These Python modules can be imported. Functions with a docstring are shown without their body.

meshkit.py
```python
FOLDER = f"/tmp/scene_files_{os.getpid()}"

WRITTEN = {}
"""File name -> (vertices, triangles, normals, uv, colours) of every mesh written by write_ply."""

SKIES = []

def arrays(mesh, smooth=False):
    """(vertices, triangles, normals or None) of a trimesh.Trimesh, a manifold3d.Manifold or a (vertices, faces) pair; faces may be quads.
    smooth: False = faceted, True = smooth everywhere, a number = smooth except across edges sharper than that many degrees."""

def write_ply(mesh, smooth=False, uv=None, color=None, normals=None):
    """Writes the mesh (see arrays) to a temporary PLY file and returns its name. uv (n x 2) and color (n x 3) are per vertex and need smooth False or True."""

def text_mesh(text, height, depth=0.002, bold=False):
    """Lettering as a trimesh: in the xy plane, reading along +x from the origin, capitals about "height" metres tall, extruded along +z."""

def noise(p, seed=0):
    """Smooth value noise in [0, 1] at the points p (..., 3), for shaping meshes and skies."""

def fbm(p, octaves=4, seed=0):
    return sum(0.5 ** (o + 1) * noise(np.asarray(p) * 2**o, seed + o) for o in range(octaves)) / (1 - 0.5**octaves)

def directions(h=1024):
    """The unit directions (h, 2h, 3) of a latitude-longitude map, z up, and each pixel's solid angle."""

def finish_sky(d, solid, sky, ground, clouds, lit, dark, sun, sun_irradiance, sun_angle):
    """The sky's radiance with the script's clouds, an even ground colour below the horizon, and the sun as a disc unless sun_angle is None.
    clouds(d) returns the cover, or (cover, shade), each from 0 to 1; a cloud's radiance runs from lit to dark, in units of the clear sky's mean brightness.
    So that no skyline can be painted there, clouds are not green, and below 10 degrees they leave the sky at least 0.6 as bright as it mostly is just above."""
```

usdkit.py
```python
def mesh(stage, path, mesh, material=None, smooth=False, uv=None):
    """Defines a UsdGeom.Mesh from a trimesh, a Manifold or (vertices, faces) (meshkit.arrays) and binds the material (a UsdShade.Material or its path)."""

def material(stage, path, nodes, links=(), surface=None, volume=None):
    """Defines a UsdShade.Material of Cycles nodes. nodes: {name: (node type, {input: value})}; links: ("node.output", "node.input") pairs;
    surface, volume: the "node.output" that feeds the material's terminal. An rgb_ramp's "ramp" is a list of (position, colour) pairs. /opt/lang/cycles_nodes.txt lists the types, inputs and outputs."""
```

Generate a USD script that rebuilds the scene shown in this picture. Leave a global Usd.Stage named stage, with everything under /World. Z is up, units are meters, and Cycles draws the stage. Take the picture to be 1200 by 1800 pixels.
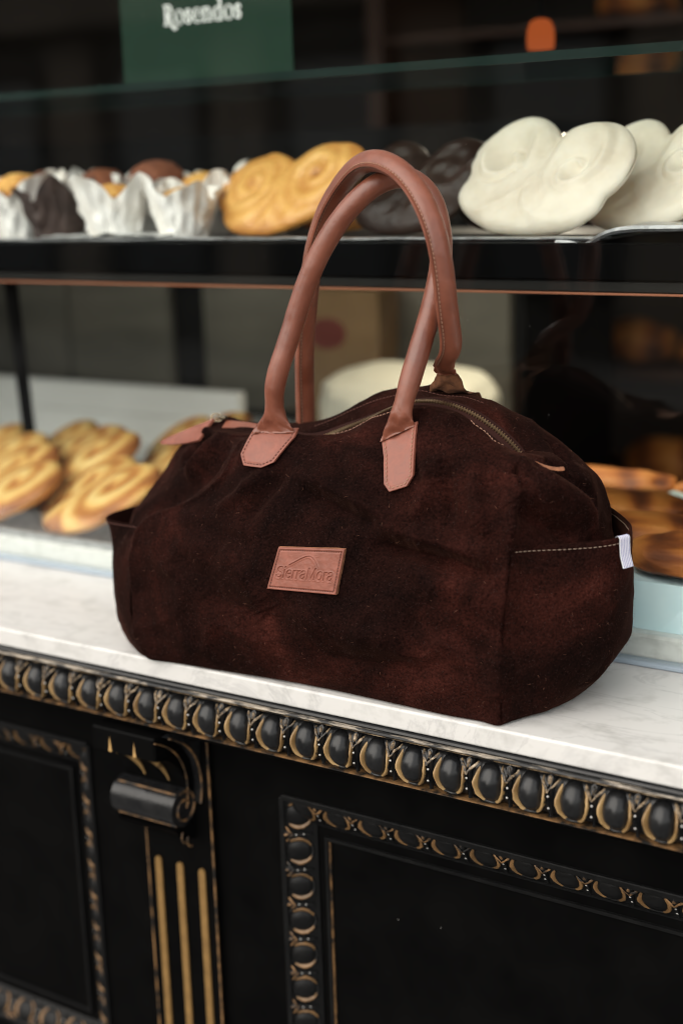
import math, numpy as np, trimesh, usdkit, meshkit, shapely
from shapely import affinity
from shapely.geometry import Polygon, Point, LineString, box as sbox
from scipy.interpolate import CubicSpline, PchipInterpolator
from scipy.spatial import cKDTree
from pxr import Usd, UsdGeom, UsdLux, UsdShade, Sdf, Gf, Vt

stage = Usd.Stage.CreateInMemory()
world = UsdGeom.Xform.Define(stage, '/World')
stage.SetDefaultPrim(world.GetPrim())
UsdGeom.Scope.Define(stage, '/World/Looks')
rng = np.random.default_rng(11)
MK = usdkit.material
def look(name): return '/World/Looks/' + name

# ------------------------------------------------------------------ camera, sky, light
cam = UsdGeom.Camera.Define(stage, '/World/camera')
CAM = np.array([.7994, -1.1421, 1.5355])
def cam_axes(yaw, pitch, roll):
    cy, sy = math.cos(yaw), math.sin(yaw)
    f = np.array([-sy*math.cos(pitch), cy*math.cos(pitch), -math.sin(pitch)])
    r0 = np.array([cy, sy, 0.]); u0 = np.cross(r0, f)
    r = r0*math.cos(roll) + u0*math.sin(roll)
    return r, np.cross(r, f), f
_r, _u, _f = cam_axes(*np.radians([32.8421, 13.6395, -1.7511]))
cam.AddTransformOp().Set(Gf.Matrix4d(*_r, 0, *_u, 0, *(-_f), 0, *CAM, 1))
cam.CreateHorizontalApertureAttr(24.0); cam.CreateVerticalApertureAttr(36.0)
cam.CreateFocalLengthAttr(49.22)
cam.CreateFStopAttr(1.9); cam.CreateFocusDistanceAttr(1.44)
cam.CreateClippingRangeAttr(Gf.Vec2f(.05, 500))
cam.CreateExposureAttr(1.5)

SUN = np.array([-.30, -.78, .52]); SUN /= np.linalg.norm(SUN)
el, rot = math.asin(SUN[2]), math.atan2(SUN[0], SUN[1])
skym = MK(stage, look('sky_look'), {
    'sky': ('sky_texture', {'sky_type': 'single_scattering', 'sun_disc': False, 'sun_elevation': el, 'sun_rotation': rot, 'altitude': 600.0}),
    'tc': ('texture_coordinate', {}), 'n': ('noise_texture', {'scale': 2.2, 'detail': 5.0}),
    'cr': ('rgb_ramp', {'ramp': [(.3, (.55, .55, .55)), (.6, (.95, .95, .95))]}),
    'mx': ('mix', {'color2': (6.0, 5.85, 5.6)}),
    'bg': ('background_shader', {'strength': .10})},
    [('tc.generated', 'n.vector'), ('n.fac', 'cr.fac'), ('cr.color', 'mx.fac'), ('sky.color', 'mx.color1'), ('mx.color', 'bg.color')], surface='bg.background')
dome = UsdLux.DomeLight.Define(stage, '/World/sky'); dome.CreateIntensityAttr(1.0)
UsdShade.MaterialBindingAPI.Apply(dome.GetPrim()).Bind(skym)
dome.GetPrim().SetCustomDataByKey('kind', 'structure')
sun = UsdLux.DistantLight.Define(stage, '/World/sun')
sun.CreateNormalizeAttr(True); sun.CreateIntensityAttr(.36); sun.CreateAngleAttr(75.0); sun.CreateColorAttr(Gf.Vec3f(1, .93, .83))
_z = SUN; _x = np.cross([0, 0, 1.], _z); _x /= np.linalg.norm(_x); _y = np.cross(_z, _x)
sun.AddTransformOp().Set(Gf.Matrix4d(*_x, 0, *_y, 0, *_z, 0, 0, 0, 5, 1))

# ------------------------------------------------------------------ helpers
used = {}
def uniq(path):
    if path not in used:
        used[path] = 0; return path
    used[path] += 1
    return '%s_%03d' % (path, used[path])
def tag(prim, label=None, cat=None, group=None, kind=None):
    for k, v in (('label', label), ('category', cat), ('group', group), ('kind', kind)):
        if v: prim.SetCustomDataByKey(k, v)
def thing(name, label=None, cat=None, loc=(0, 0, 0), rot=(0, 0, 0), group=None, kind=None):
    x = UsdGeom.Xform.Define(stage, uniq('/World/' + name))
    x.AddTranslateOp().Set(Gf.Vec3d(*map(float, loc)))
    if any(rot): x.AddRotateXYZOp().Set(Gf.Vec3f(*map(float, rot)))
    tag(x.GetPrim(), label, cat, group, kind); return x.GetPrim()
def part(parent, name, mesh, m, smooth=35, label=None, kind=None):
    p = str(parent.GetPath()) if parent is not None else '/World'
    g = usdkit.mesh(stage, uniq(p + '/' + name), mesh, look(m), smooth=smooth)
    tag(g.GetPrim(), label, kind=kind); return g.GetPrim()
cat_ = trimesh.util.concatenate
def box(c, s, bev=0.0):
    c, s = np.asarray(c, float), np.asarray(s, float)
    if bev <= 0:
        m = trimesh.creation.box(s); m.apply_translation(c); return m
    b = min(bev, min(s)*.45); pts = []
    for i in (-1, 1):
        for j in (-1, 1):
            for k in (-1, 1):
                e = np.array([i, j, k])*s/2
                for a in range(3):
                    d = -np.array([i, j, k])*b; d[a] = 0; pts.append(e + d)
    m = trimesh.convex.convex_hull(np.array(pts)); m.apply_translation(c); return m
def boxb(lo, hi, bev=0.0):
    lo, hi = np.array(lo, float), np.array(hi, float); return box((lo+hi)/2, hi-lo, bev)
def prism_x(prof, x0, x1):
    """profile (y, z) polygon swept along x, closed"""
    m = trimesh.creation.extrude_polygon(Polygon(prof), x1-x0, engine='earcut')
    v = m.vertices.copy(); m.vertices = np.stack([v[:, 2]+x0, v[:, 0], v[:, 1]], 1); return m
def grid_mesh(P, close_u=False, close_v=False, flip=False):
    """P: (nu, nv, 3)"""
    nu, nv = P.shape[:2]
    iu = np.arange(nu if close_u else nu-1); iv = np.arange(nv if close_v else nv-1)
    i, j = np.meshgrid(iu, iv, indexing='ij'); i2, j2 = (i+1) % nu, (j+1) % nv
    q = np.stack([i*nv+j, i2*nv+j, i2*nv+j2, i*nv+j2], -1).reshape(-1, 4)
    if flip: q = q[:, ::-1]
    return trimesh.Trimesh(P.reshape(-1, 3), np.vstack([q[:, [0, 1, 2]], q[:, [0, 2, 3]]]), process=False)
def frames(pts, ref=(0, -1, 0)):
    t = np.gradient(pts, axis=0); t /= np.linalg.norm(t, axis=1, keepdims=True)
    n = np.asarray(ref, float) - t*(t @ np.asarray(ref, float))[:, None]
    n /= np.linalg.norm(n, axis=1, keepdims=True)
    return t, n, np.cross(t, n)
def spline(pts, n):
    pts = np.asarray(pts, float); s = np.r_[0, np.cumsum(np.linalg.norm(np.diff(pts, axis=0), axis=1))]
    c = CubicSpline(s, pts); d = c(np.linspace(0, s[-1], 400))
    s2 = np.r_[0, np.cumsum(np.linalg.norm(np.diff(d, axis=0), axis=1))]
    return np.stack([np.interp(np.linspace(0, s2[-1], n), s2, d[:, k]) for k in range(3)], 1)
def tube(pts, r, sides=10, cap=True, rb=None, ref=(0, -1, 0)):
    pts = np.asarray(pts, float); t, n, b = frames(pts, ref)
    r = np.broadcast_to(r, (len(pts),)); rb = r if rb is None else np.broadcast_to(rb, (len(pts),))
    a = np.arange(sides)*2*np.pi/sides
    P = pts[:, None] + np.cos(a)[None, :, None]*n[:, None]*r[:, None, None] + np.sin(a)[None, :, None]*b[:, None]*rb[:, None, None]
    m = grid_mesh(P, close_v=True, flip=True)
    if cap:
        k = len(P.reshape(-1, 3)); v = np.vstack([m.vertices, pts[0], pts[-1]]); f = [m.faces]
        i = np.arange(sides); j = (i+1) % sides; o = (len(pts)-1)*sides
        f.append(np.stack([i, j, np.full(sides, k)], 1)); f.append(np.stack([j+o, i+o, np.full(sides, k+1)], 1))
        m = trimesh.Trimesh(v, np.vstack(f), process=False)
    return m
def ellipsoid(c, r, n=2):
    m = trimesh.creation.icosphere(n); m.apply_scale(r); m.apply_translation(c); return m
def lathe(prof, n=32):
    return trimesh.creation.revolve(np.asarray(prof, float), sections=n)

# ------------------------------------------------------------------ materials
def pbr(name, color, rough=.5, metal=0., **kw):
    return MK(stage, look(name), {'p': ('principled_bsdf', dict(base_color=color, roughness=rough, metallic=metal, **kw))}, surface='p.BSDF')
def noisy(name, c1, c2, scale=20., rough=.5, detail=5., lo=.35, hi=.65, bump=0., bscale=None, bdist=.001, extra=None, stretch=(1, 1, 1), c3=None, c3at=.8, distortion=0., rough2=None):
    nodes = {'tc': ('texture_coordinate', {}), 'mp': ('mapping', {'scale': stretch}), 'n': ('noise_texture', {'scale': scale, 'detail': detail, 'roughness': .6, 'distortion': distortion}),
             'r': ('rgb_ramp', {'ramp': [(lo, c1), (hi, c2)] + ([(c3at, c3)] if c3 else [])}),
             'p': ('principled_bsdf', dict(roughness=rough, **(extra or {})))}
    links = [('tc.object', 'mp.vector'), ('mp.vector', 'n.vector'), ('n.fac', 'r.fac'), ('r.color', 'p.base_color')]
    if rough2 is not None:
        nodes['rr'] = ('map_range', {'from_min': lo, 'from_max': hi, 'to_min': rough, 'to_max': rough2, 'clamp': True})
        links += [('n.fac', 'rr.value'), ('rr.result', 'p.roughness')]
    if bump > 0:
        nodes['bn'] = ('noise_texture', {'scale': bscale or scale*4, 'detail': 4.}); nodes['b'] = ('bump', {'strength': bump, 'distance': bdist})
        links += [('mp.vector', 'bn.vector'), ('bn.fac', 'b.height'), ('b.normal', 'p.normal')]
    return MK(stage, look(name), nodes, links, surface='p.BSDF')

# suede: dark brown nap with reddish rubbed clouds
MK(stage, look('suede'), {
    'tc': ('texture_coordinate', {}),
    'n1': ('noise_texture', {'scale': 9., 'detail': 4., 'roughness': .55, 'distortion': .8}),
    'n2': ('noise_texture', {'scale': 420., 'detail': 3., 'roughness': .7}),
    'n3': ('noise_texture', {'scale': 45., 'detail': 5., 'roughness': .65}),
    'r1': ('rgb_ramp', {'ramp': [(.33, (.0050, .0022, .0019)), (.49, (.0098, .0035, .0028)), (.62, (.0180, .0054, .0041)), (.77, (.035, .0096, .0070))]}),
    'ad': ('math', {'math_type': 'multiply_add', 'value2': .24, 'value3': -.12}),
    'ad2': ('math', {'math_type': 'add'}),
    'mm': ('map_range', {'from_min': .3, 'from_max': .72, 'to_min': .35, 'to_max': 1.9}),
    'mx': ('mix', {'mix_type': 'multiply', 'fac': 1.}),
    'b': ('bump', {'strength': .55, 'distance': .0012}),
    'p': ('principled_bsdf', {'roughness': .95, 'specular_ior_level': .02, 'sheen_weight': .05, 'sheen_roughness': .35, 'sheen_tint': (.8, .34, .22)})},
    [('tc.object', 'n1.vector'), ('tc.object', 'n2.vector'), ('tc.object', 'n3.vector'), ('n3.fac', 'ad.value1'), ('n1.fac', 'ad2.value1'), ('ad.value', 'ad2.value2'),
     ('ad2.value', 'r1.fac'), ('n2.fac', 'mm.value'), ('r1.color', 'mx.color1'), ('mm.result', 'mx.color2'), ('mx.color', 'p.base_color'), ('n2.fac', 'b.height'), ('b.normal', 'p.normal')], surface='p.BSDF')
noisy('leather', (.110, .0285, .0135), (.195, .059, .031), 30., rough=.36, detail=6., lo=.3, hi=.7, bump=.5, bscale=260., bdist=.0006, extra={'specular_ior_level': .5, 'coat_weight': .14, 'coat_roughness': .28}, rough2=.52, c3=(.25, .092, .060), c3at=.80, distortion=.5)
noisy('leather_patch', (.155, .046, .027), (.215, .067, .042), 60., rough=.40, detail=9., lo=.3, hi=.62, c3=(.26, .088, .058), c3at=.76, distortion=1.2, bump=.3, bscale=300., bdist=.0006, extra={'specular_ior_level': .45}, rough2=.55)
noisy('leather_edge', (.17, .062, .028), (.27, .11, .05), 160., rough=.85, bump=.4, bscale=500.)
noisy('flesh_side', (.10, .035, .013), (.19, .075, .03), 140., rough=.95, bump=.6, bscale=600.)
pbr('thread_tan', (.30, .165, .11), .7); pbr('thread_dark', (.10, .035, .025), .8); pbr('thread_grey', (.22, .155, .115), .8)
pbr('brass', (.36, .25, .14), .38, 1.0); pbr('zip_tape', (.026, .0095, .0075), .9, specular_ior_level=.1); pbr('ring_metal', (.16, .13, .09), .35, 1.0)
pbr('lint', (.20, .085, .05), .8); pbr('nap_hair', (.028, .0085, .006), .9)
pbr('tag_white', (.84, .83, .82), .85); pbr('tag_blue', (.12, .12, .34), .85)
noisy('black_paint', (.0012, .0012, .0013), (.0026, .0025, .0024), 14., rough=.44, extra={'specular_ior_level': .04}, lo=.3, hi=.7, bump=.12, bscale=55., bdist=.001, rough2=.55)
noisy('black_gloss', (.0055, .0058, .0064), (.0095, .0095, .0098), 40., rough=.19, extra={'specular_ior_level': .34}, lo=.3, hi=.7, bump=.25, bscale=120., bdist=.001, rough2=.40)
noisy('black_satin', (.0035, .0036, .0038), (.006, .006, .006), 40., rough=.34, extra={'specular_ior_level': .16}, lo=.3, hi=.7, bump=.25, bscale=120., bdist=.001, rough2=.5)
noisy('gold_paint', (.10, .055, .02), (.44, .265, .10), 60., rough=.5, detail=6., lo=.34, hi=.56, bump=.4, bscale=170., bdist=.0008, rough2=.40)
noisy('gold_worn', (.012, .011, .010), (.17, .115, .062), 220., rough=.5, detail=7., lo=.42, hi=.56, bump=.5, bscale=180., bdist=.001, stretch=(.35, 1, 1), c3=(.45, .37, .27), c3at=.75)
noisy('gold_dim', (.006, .0055, .005), (.20, .105, .04), 60., rough=.55, detail=7., lo=.40, hi=.60, bump=.4, bscale=180., bdist=.001)
noisy('gold_flute', (.145, .080, .024), (.215, .122, .038), 60., rough=.48, detail=6., lo=.3, hi=.7, bump=.2, bscale=170., bdist=.0008)
noisy('chipped', (.013, .013, .013), (.33, .28, .22), 130., rough=.55, detail=8., lo=.47, hi=.58, stretch=(.2, 1, 1), bump=.5, bscale=150., bdist=.001)
pbr('bead_silver', (.42, .41, .39), .35, .5)
# marble
def marble(name, base, vein, scale=3., rough=.28):
    MK(stage, look(name), {
        'tc': ('texture_coordinate', {}), 'mp': ('mapping', {'rotation': (0, 0, .7), 'scale': (1., 2.4, 1.)}),
        'n': ('noise_texture', {'scale': scale, 'detail': 8., 'roughness': .62, 'distortion': 1.6}),
        'n2': ('noise_texture', {'scale': scale*9, 'detail': 6., 'roughness': .6}),
        'r': ('rgb_ramp', {'ramp': [(.28, vein), (.42, base), (.495, base), (.51, tuple(.4*a+.6*b for a, b in zip(vein, base))), (.53, base), (.66, base), (.8, tuple(.3*a+.7*b for a, b in zip(vein, base)))]}),
        'r2': ('rgb_ramp', {'ramp': [(.25, (.76, .76, .75)), (.5, (1, 1, 1))]}), 'm': ('mix', {'mix_type': 'multiply', 'fac': 1.}),
        'p': ('principled_bsdf', {'roughness': rough, 'specular_ior_level': .25})},
        [('tc.object', 'mp.vector'), ('mp.vector', 'n.vector'), ('tc.object', 'n2.vector'), ('n.fac', 'r.fac'), ('n2.fac', 'r2.fac'), ('r.color', 'm.color1'), ('r2.color', 'm.color2'), ('m.color', 'p.base_color')], surface='p.BSDF')
marble('marble', (.56, .55, .53), (.36, .355, .35)); marble('deck_marble', (.64, .64, .61), (.45, .45, .43), 5.)
# glass sheet: mostly clear, more mirror-like at grazing view
MK(stage, look('window_glass'), {
    'lw': ('layer_weight', {'blend': .5}), 'pw': ('math', {'math_type': 'power', 'value2': 5.}), 'ma': ('math', {'math_type': 'multiply_add', 'value2': .94, 'value3': .042}),
    't': ('transparent_bsdf', {'color': (.97, .985, .98)}), 'g': ('glossy_bsdf', {'roughness': .004, 'color': (1, 1, 1)}), 'mx': ('mix_closure', {})},
    [('lw.facing', 'pw.value1'), ('pw.value', 'ma.value1'), ('ma.value', 'mx.fac'), ('t.BSDF', 'mx.closure1'), ('g.BSDF', 'mx.closure2')], surface='mx.closure')
MK(stage, look('shelf_glass'), {
    'lw': ('layer_weight', {'blend': .5}), 'pw': ('math', {'math_type': 'power', 'value2': 5.}), 'ma': ('math', {'math_type': 'multiply_add', 'value2': .94, 'value3': .04}),
    't': ('transparent_bsdf', {'color': (.955, .985, .975)}), 'g': ('glossy_bsdf', {'roughness': .02, 'color': (1, 1, 1)}), 'mx': ('mix_closure', {})},
    [('lw.facing', 'pw.value1'), ('pw.value', 'ma.value1'), ('ma.value', 'mx.fac'), ('t.BSDF', 'mx.closure1'), ('g.BSDF', 'mx.closure2')], surface='mx.closure')
pbr('glass_edge', (.002, .012, .009), .5, specular_ior_level=.12); pbr('seal_grey', (.30, .36, .42), .5)
pbr('dust', (.38, .36, .32), .9)
pbr('copper', (.34, .13, .07), .4, .5); pbr('shelf_black', (.0013, .0013, .0014), .4, specular_ior_level=.03); pbr('shelf_grey', (.014, .0135, .0125), .5, specular_ior_level=.1)
noisy('tray_silver', (.45, .46, .47), (.62, .63, .64), 60., rough=.3, extra={'metallic': .85}, rough2=.45, bump=.2, bscale=90.)
noisy('tray_dark', (.015, .015, .015), (.03, .028, .026), 60., rough=.4)
pbr('wax_paper', (.62, .63, .62), .35, 0., transmission_weight=0.0, specular_ior_level=.7)
noisy('paper_white', (.74, .69, .62), (.88, .86, .82), 30., rough=.75, lo=.3, hi=.6, bump=.3, bscale=60., bdist=.002)
noisy('paper_brown', (.030, .017, .014), (.055, .032, .026), 30., rough=.7, bump=.3, bscale=60., bdist=.002)
noisy('cake_gold', (.50, .19, .035), (.82, .48, .13), 55., rough=.8, lo=.35, hi=.6, bump=.8, bscale=120., bdist=.004)
noisy('cake_red', (.13, .035, .015), (.26, .085, .035), 60., rough=.8, bump=.8, bscale=120., bdist=.004)
noisy('cream_icing', (.57, .50, .39), (.69, .63, .52), 14., rough=.6, lo=.3, hi=.6, bump=.25, bscale=40., bdist=.003, extra={'subsurface_weight': .25, 'subsurface_radius': (1., .7, .45), 'subsurface_scale': .006})
noisy('choc_icing', (.012, .0058, .004), (.026, .0135, .009), 16., rough=.36, lo=.3, hi=.7, bump=.3, bscale=50., bdist=.003, rough2=.5, extra={'specular_ior_level': .3})
def pastry_look(name, ramp, rough=.4, k=.35):
    MK(stage, look(name), {
        'at': ('attribute', {'attribute': 'tone'}), 'tc': ('texture_coordinate', {}), 'n': ('noise_texture', {'scale': 26., 'detail': 6., 'roughness': .65}),
        'ma': ('math', {'math_type': 'multiply_add', 'value2': k, 'value3': -k/2}), 'ad': ('math', {'math_type': 'add'}),
        'r': ('rgb_ramp', {'ramp': ramp}), 'bn': ('noise_texture', {'scale': 160., 'detail': 4.}), 'b': ('bump', {'strength': .5, 'distance': .002}),
        'p': ('principled_bsdf', {'roughness': rough, 'specular_ior_level': .5})},
        [('tc.object', 'n.vector'), ('n.fac', 'ma.value1'), ('ma.value', 'ad.value1'), ('at.fac', 'ad.value2'), ('ad.value', 'r.fac'), ('r.color', 'p.base_color'), ('tc.object', 'bn.vector'), ('bn.fac', 'b.height'), ('b.normal', 'p.normal')], surface='p.BSDF')
pastry_look('palmier_golden', [(.0, (.30, .10, .022)), (.35, (.56, .25, .055)), (.65, (.76, .43, .12)), (1., (.82, .56, .22))])
pastry_look('palmier_pale', [(.0, (.26, .085, .022)), (.3, (.50, .20, .05)), (.58, (.72, .42, .12)), (1., (.86, .68, .30))], rough=.5)
pastry_look('bun_brown', [(.0, (.035, .008, .003)), (.35, (.20, .052, .009)), (.65, (.42, .135, .022)), (1., (.52, .20, .04))], rough=.65)
def gilt(name, dark, gold, gold2, thr):
    MK(stage, look(name), {
        'at': ('attribute', {'attribute': 'tone'}), 'tc': ('texture_coordinate', {}), 'n': ('noise_texture', {'scale': 130., 'detail': 6., 'roughness': .65}), 'n2': ('noise_texture', {'scale': 40., 'detail': 4.}),
        'ma': ('math', {'math_type': 'multiply_add', 'value2': 1.7, 'value3': -.85}), 'ad': ('math', {'math_type': 'add'}),
        'r': ('rgb_ramp', {'ramp': [(thr, (0, 0, 0)), (thr+.14, (1, 1, 1))]}), 'r2': ('rgb_ramp', {'ramp': [(.35, gold), (.65, gold2)]}), 'mx': ('mix', {'color1': dark}),
        'bn': ('noise_texture', {'scale': 220., 'detail': 4.}), 'b': ('bump', {'strength': .4, 'distance': .0008}), 'p': ('principled_bsdf', {'roughness': .42})},
        [('tc.object', 'n.vector'), ('tc.object', 'n2.vector'), ('n.fac', 'ma.value1'), ('ma.value', 'ad.value1'), ('at.fac', 'ad.value2'), ('ad.value', 'r.fac'), ('n2.fac', 'r2.fac'), ('r.color', 'mx.fac'), ('r2.color', 'mx.color2'), ('mx.color', 'p.base_color'),
         ('tc.object', 'bn.vector'), ('bn.fac', 'b.height'), ('b.normal', 'p.normal')], surface='p.BSDF')
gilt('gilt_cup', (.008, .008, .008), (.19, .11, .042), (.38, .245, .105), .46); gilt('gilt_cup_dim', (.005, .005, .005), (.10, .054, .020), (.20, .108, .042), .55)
noisy('upstand_white', (.78, .78, .74), (.86, .86, .83), 3., rough=.5)
noisy('box_blue', (.52, .74, .80), (.68, .84, .87), 9., rough=.7, lo=.3, hi=.7)
noisy('sign_green', (.0045, .022, .012), (.006, .027, .015), 4., rough=.6, extra={'specular_ior_level': .15})
pbr('sign_white', (.78, .80, .77), .6)
noisy('cabinet_grey', (.075, .068, .052), (.115, .104, .08), 3., rough=.6, stretch=(1, 1, 5))
pbr('cabinet_black', (.006, .006, .006), .6, specular_ior_level=.1)
noisy('room_wall', (.030, .022, .016), (.045, .034, .025), 4., rough=.8); pbr('room_ceiling', (.05, .045, .04), .9); noisy('room_floor', (.04, .032, .026), (.06, .05, .04), 6., rough=.5)
pbr('cloth_cream', (.74, .71, .58), .8); noisy('cardboard', (.15, .088, .038), (.19, .115, .052), 12., rough=.85); pbr('print_red', (.11, .017, .011), .8)
pbr('rack_wood', (.06, .025, .012), .6)
MK(stage, look('lamp_glow'), {'e': ('emission', {'color': (1., .20, .05), 'strength': .14})}, surface='e.emission')
noisy('pavement', (.075, .072, .068), (.11, .105, .10), 5., rough=.85, bump=.3, bscale=80.); noisy('asphalt', (.028, .028, .028), (.04, .04, .039), 30., rough=.9)
noisy('stone_tan', (.085, .066, .048), (.12, .095, .07), 2., rough=.85); noisy('stone_dark', (.022, .018, .015), (.032, .027, .022), 2., rough=.8)
pbr('pane_dark', (.012, .013, .015), .12)

# ------------------------------------------------------------------ street: ground, pavements, house across the way
def struct(name, mesh, m): p = part(None, name, mesh, m); tag(p, kind='structure'); return p
struct('ground', boxb((-120, -120, -.4), (120, 120, -.16)), 'asphalt')
struct('pavement', boxb((-60, -2.6, -.155), (60, .10, 0), .01), 'pavement')
struct('pavement', boxb((-60, -8.88, -.155), (60, -7.0, 0), .01), 'pavement')
house = thing('stone_house', 'low tan stone house across the street, mirrored faintly in the shop window', 'house', (0, -9, 0))
part(house, 'wall', cat_([boxb((-18, -2.0, 0), (-2.0, 0, 3.5))]), 'stone_dark')
for i in range(8):
    x = -17 + 2*i
    part(house, 'pilaster', boxb((x-.28, -.02, 0), (x+.28, .10, 2.9), .02), 'stone_tan')
    for z0, z1 in ((.5, 2.6),):
        w = part(house, 'window', cat_([boxb((x+.42, -.02, z0), (x+1.58, .06, z0+.1)), boxb((x+.42, -.02, z1-.1), (x+1.58, .06, z1)), boxb((x+.42, -.02, z0+.1), (x+.52, .06, z1-.1)), boxb((x+1.48, -.02, z0+.1), (x+1.58, .06, z1-.1))]), 'black_paint')
        part(w, 'pane', boxb((x+.52, -.02, z0+.1), (x+1.48, .02, z1-.1)), 'pane_dark')
part(house, 'cornice', boxb((-18.2, -.02, 2.9), (-1.8, .35, 3.3), .05), 'stone_tan')
part(house, 'roof', prism_x([(-2.2, 3.5), (.2, 3.5), (-1., 3.9)], -18.2, -1.8), 'stone_dark')

# ------------------------------------------------------------------ shopfront
front = thing('shopfront', 'black and gold painted shopfront with a white marble window ledge', 'shopfront')
X0, X1 = -1.6, 1.5
# ledge slab: rounded arris
prof = [(.25, .977), (.25, 1.0)]
for a in np.linspace(90, 180, 7): prof.append((.0180 + .003*math.cos(math.radians(a)), .9970 + .003*math.sin(math.radians(a))))
for a in np.linspace(180, 270, 5): prof.append((.0180 + .003*math.cos(math.radians(a)), .980 + .003*math.sin(math.radians(a))))
part(front, 'marble_ledge', prism_x(prof, X0, X1), 'marble', 40)
YS = .08
part(front, 'base_wall', boxb((X0, .102, .0), (X1, .25, .976)), 'black_paint')
# fillets between ledge and egg band
part(front, 'fillet', prism_x([(.03, .9765), (.012, .9765), (.011, .9745), (.012, .9728), (.03, .9728)], X0, X1), 'black_gloss')
part(front, 'fillet', prism_x([(.03, .9726), (.008, .9726), (.0062, .9712), (.008, .9698), (.03, .9698)], X0, X1), 'chipped')
part(front, 'fillet', prism_x([(.03, .9696), (.0085, .9696), (.007, .9690), (.013, .9672), (.03, .9672)], X0, X1), 'gold_worn')
part(front, 'bottom_fillet', prism_x([(.06, .9187), (.0125, .9187), (.0110, .9178), (.0125, .9166), (.06, .9166)], X0, X1), 'gold_dim'); part(front, 'bottom_fillet', prism_x([(.06, .9164), (.0145, .9164), (.0145, .9140), (.06, .9140)], X0, X1), 'black_paint')
part(front, 'soffit', prism_x([(.102, .9138), (.016, .9138), (.022, .9085), (.06, .906), (.102, .906)], X0, X1), 'black_paint')
band = part(front, 'egg_moulding', prism_x([(.06, .967)] + [(.0275 - .0165*math.sin(a), .9428 + .0238*math.cos(a)) for a in np.linspace(.12, math.pi-.12, 18)] + [(.06, .9187)], X0, X1), 'black_gloss', 50)

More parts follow.
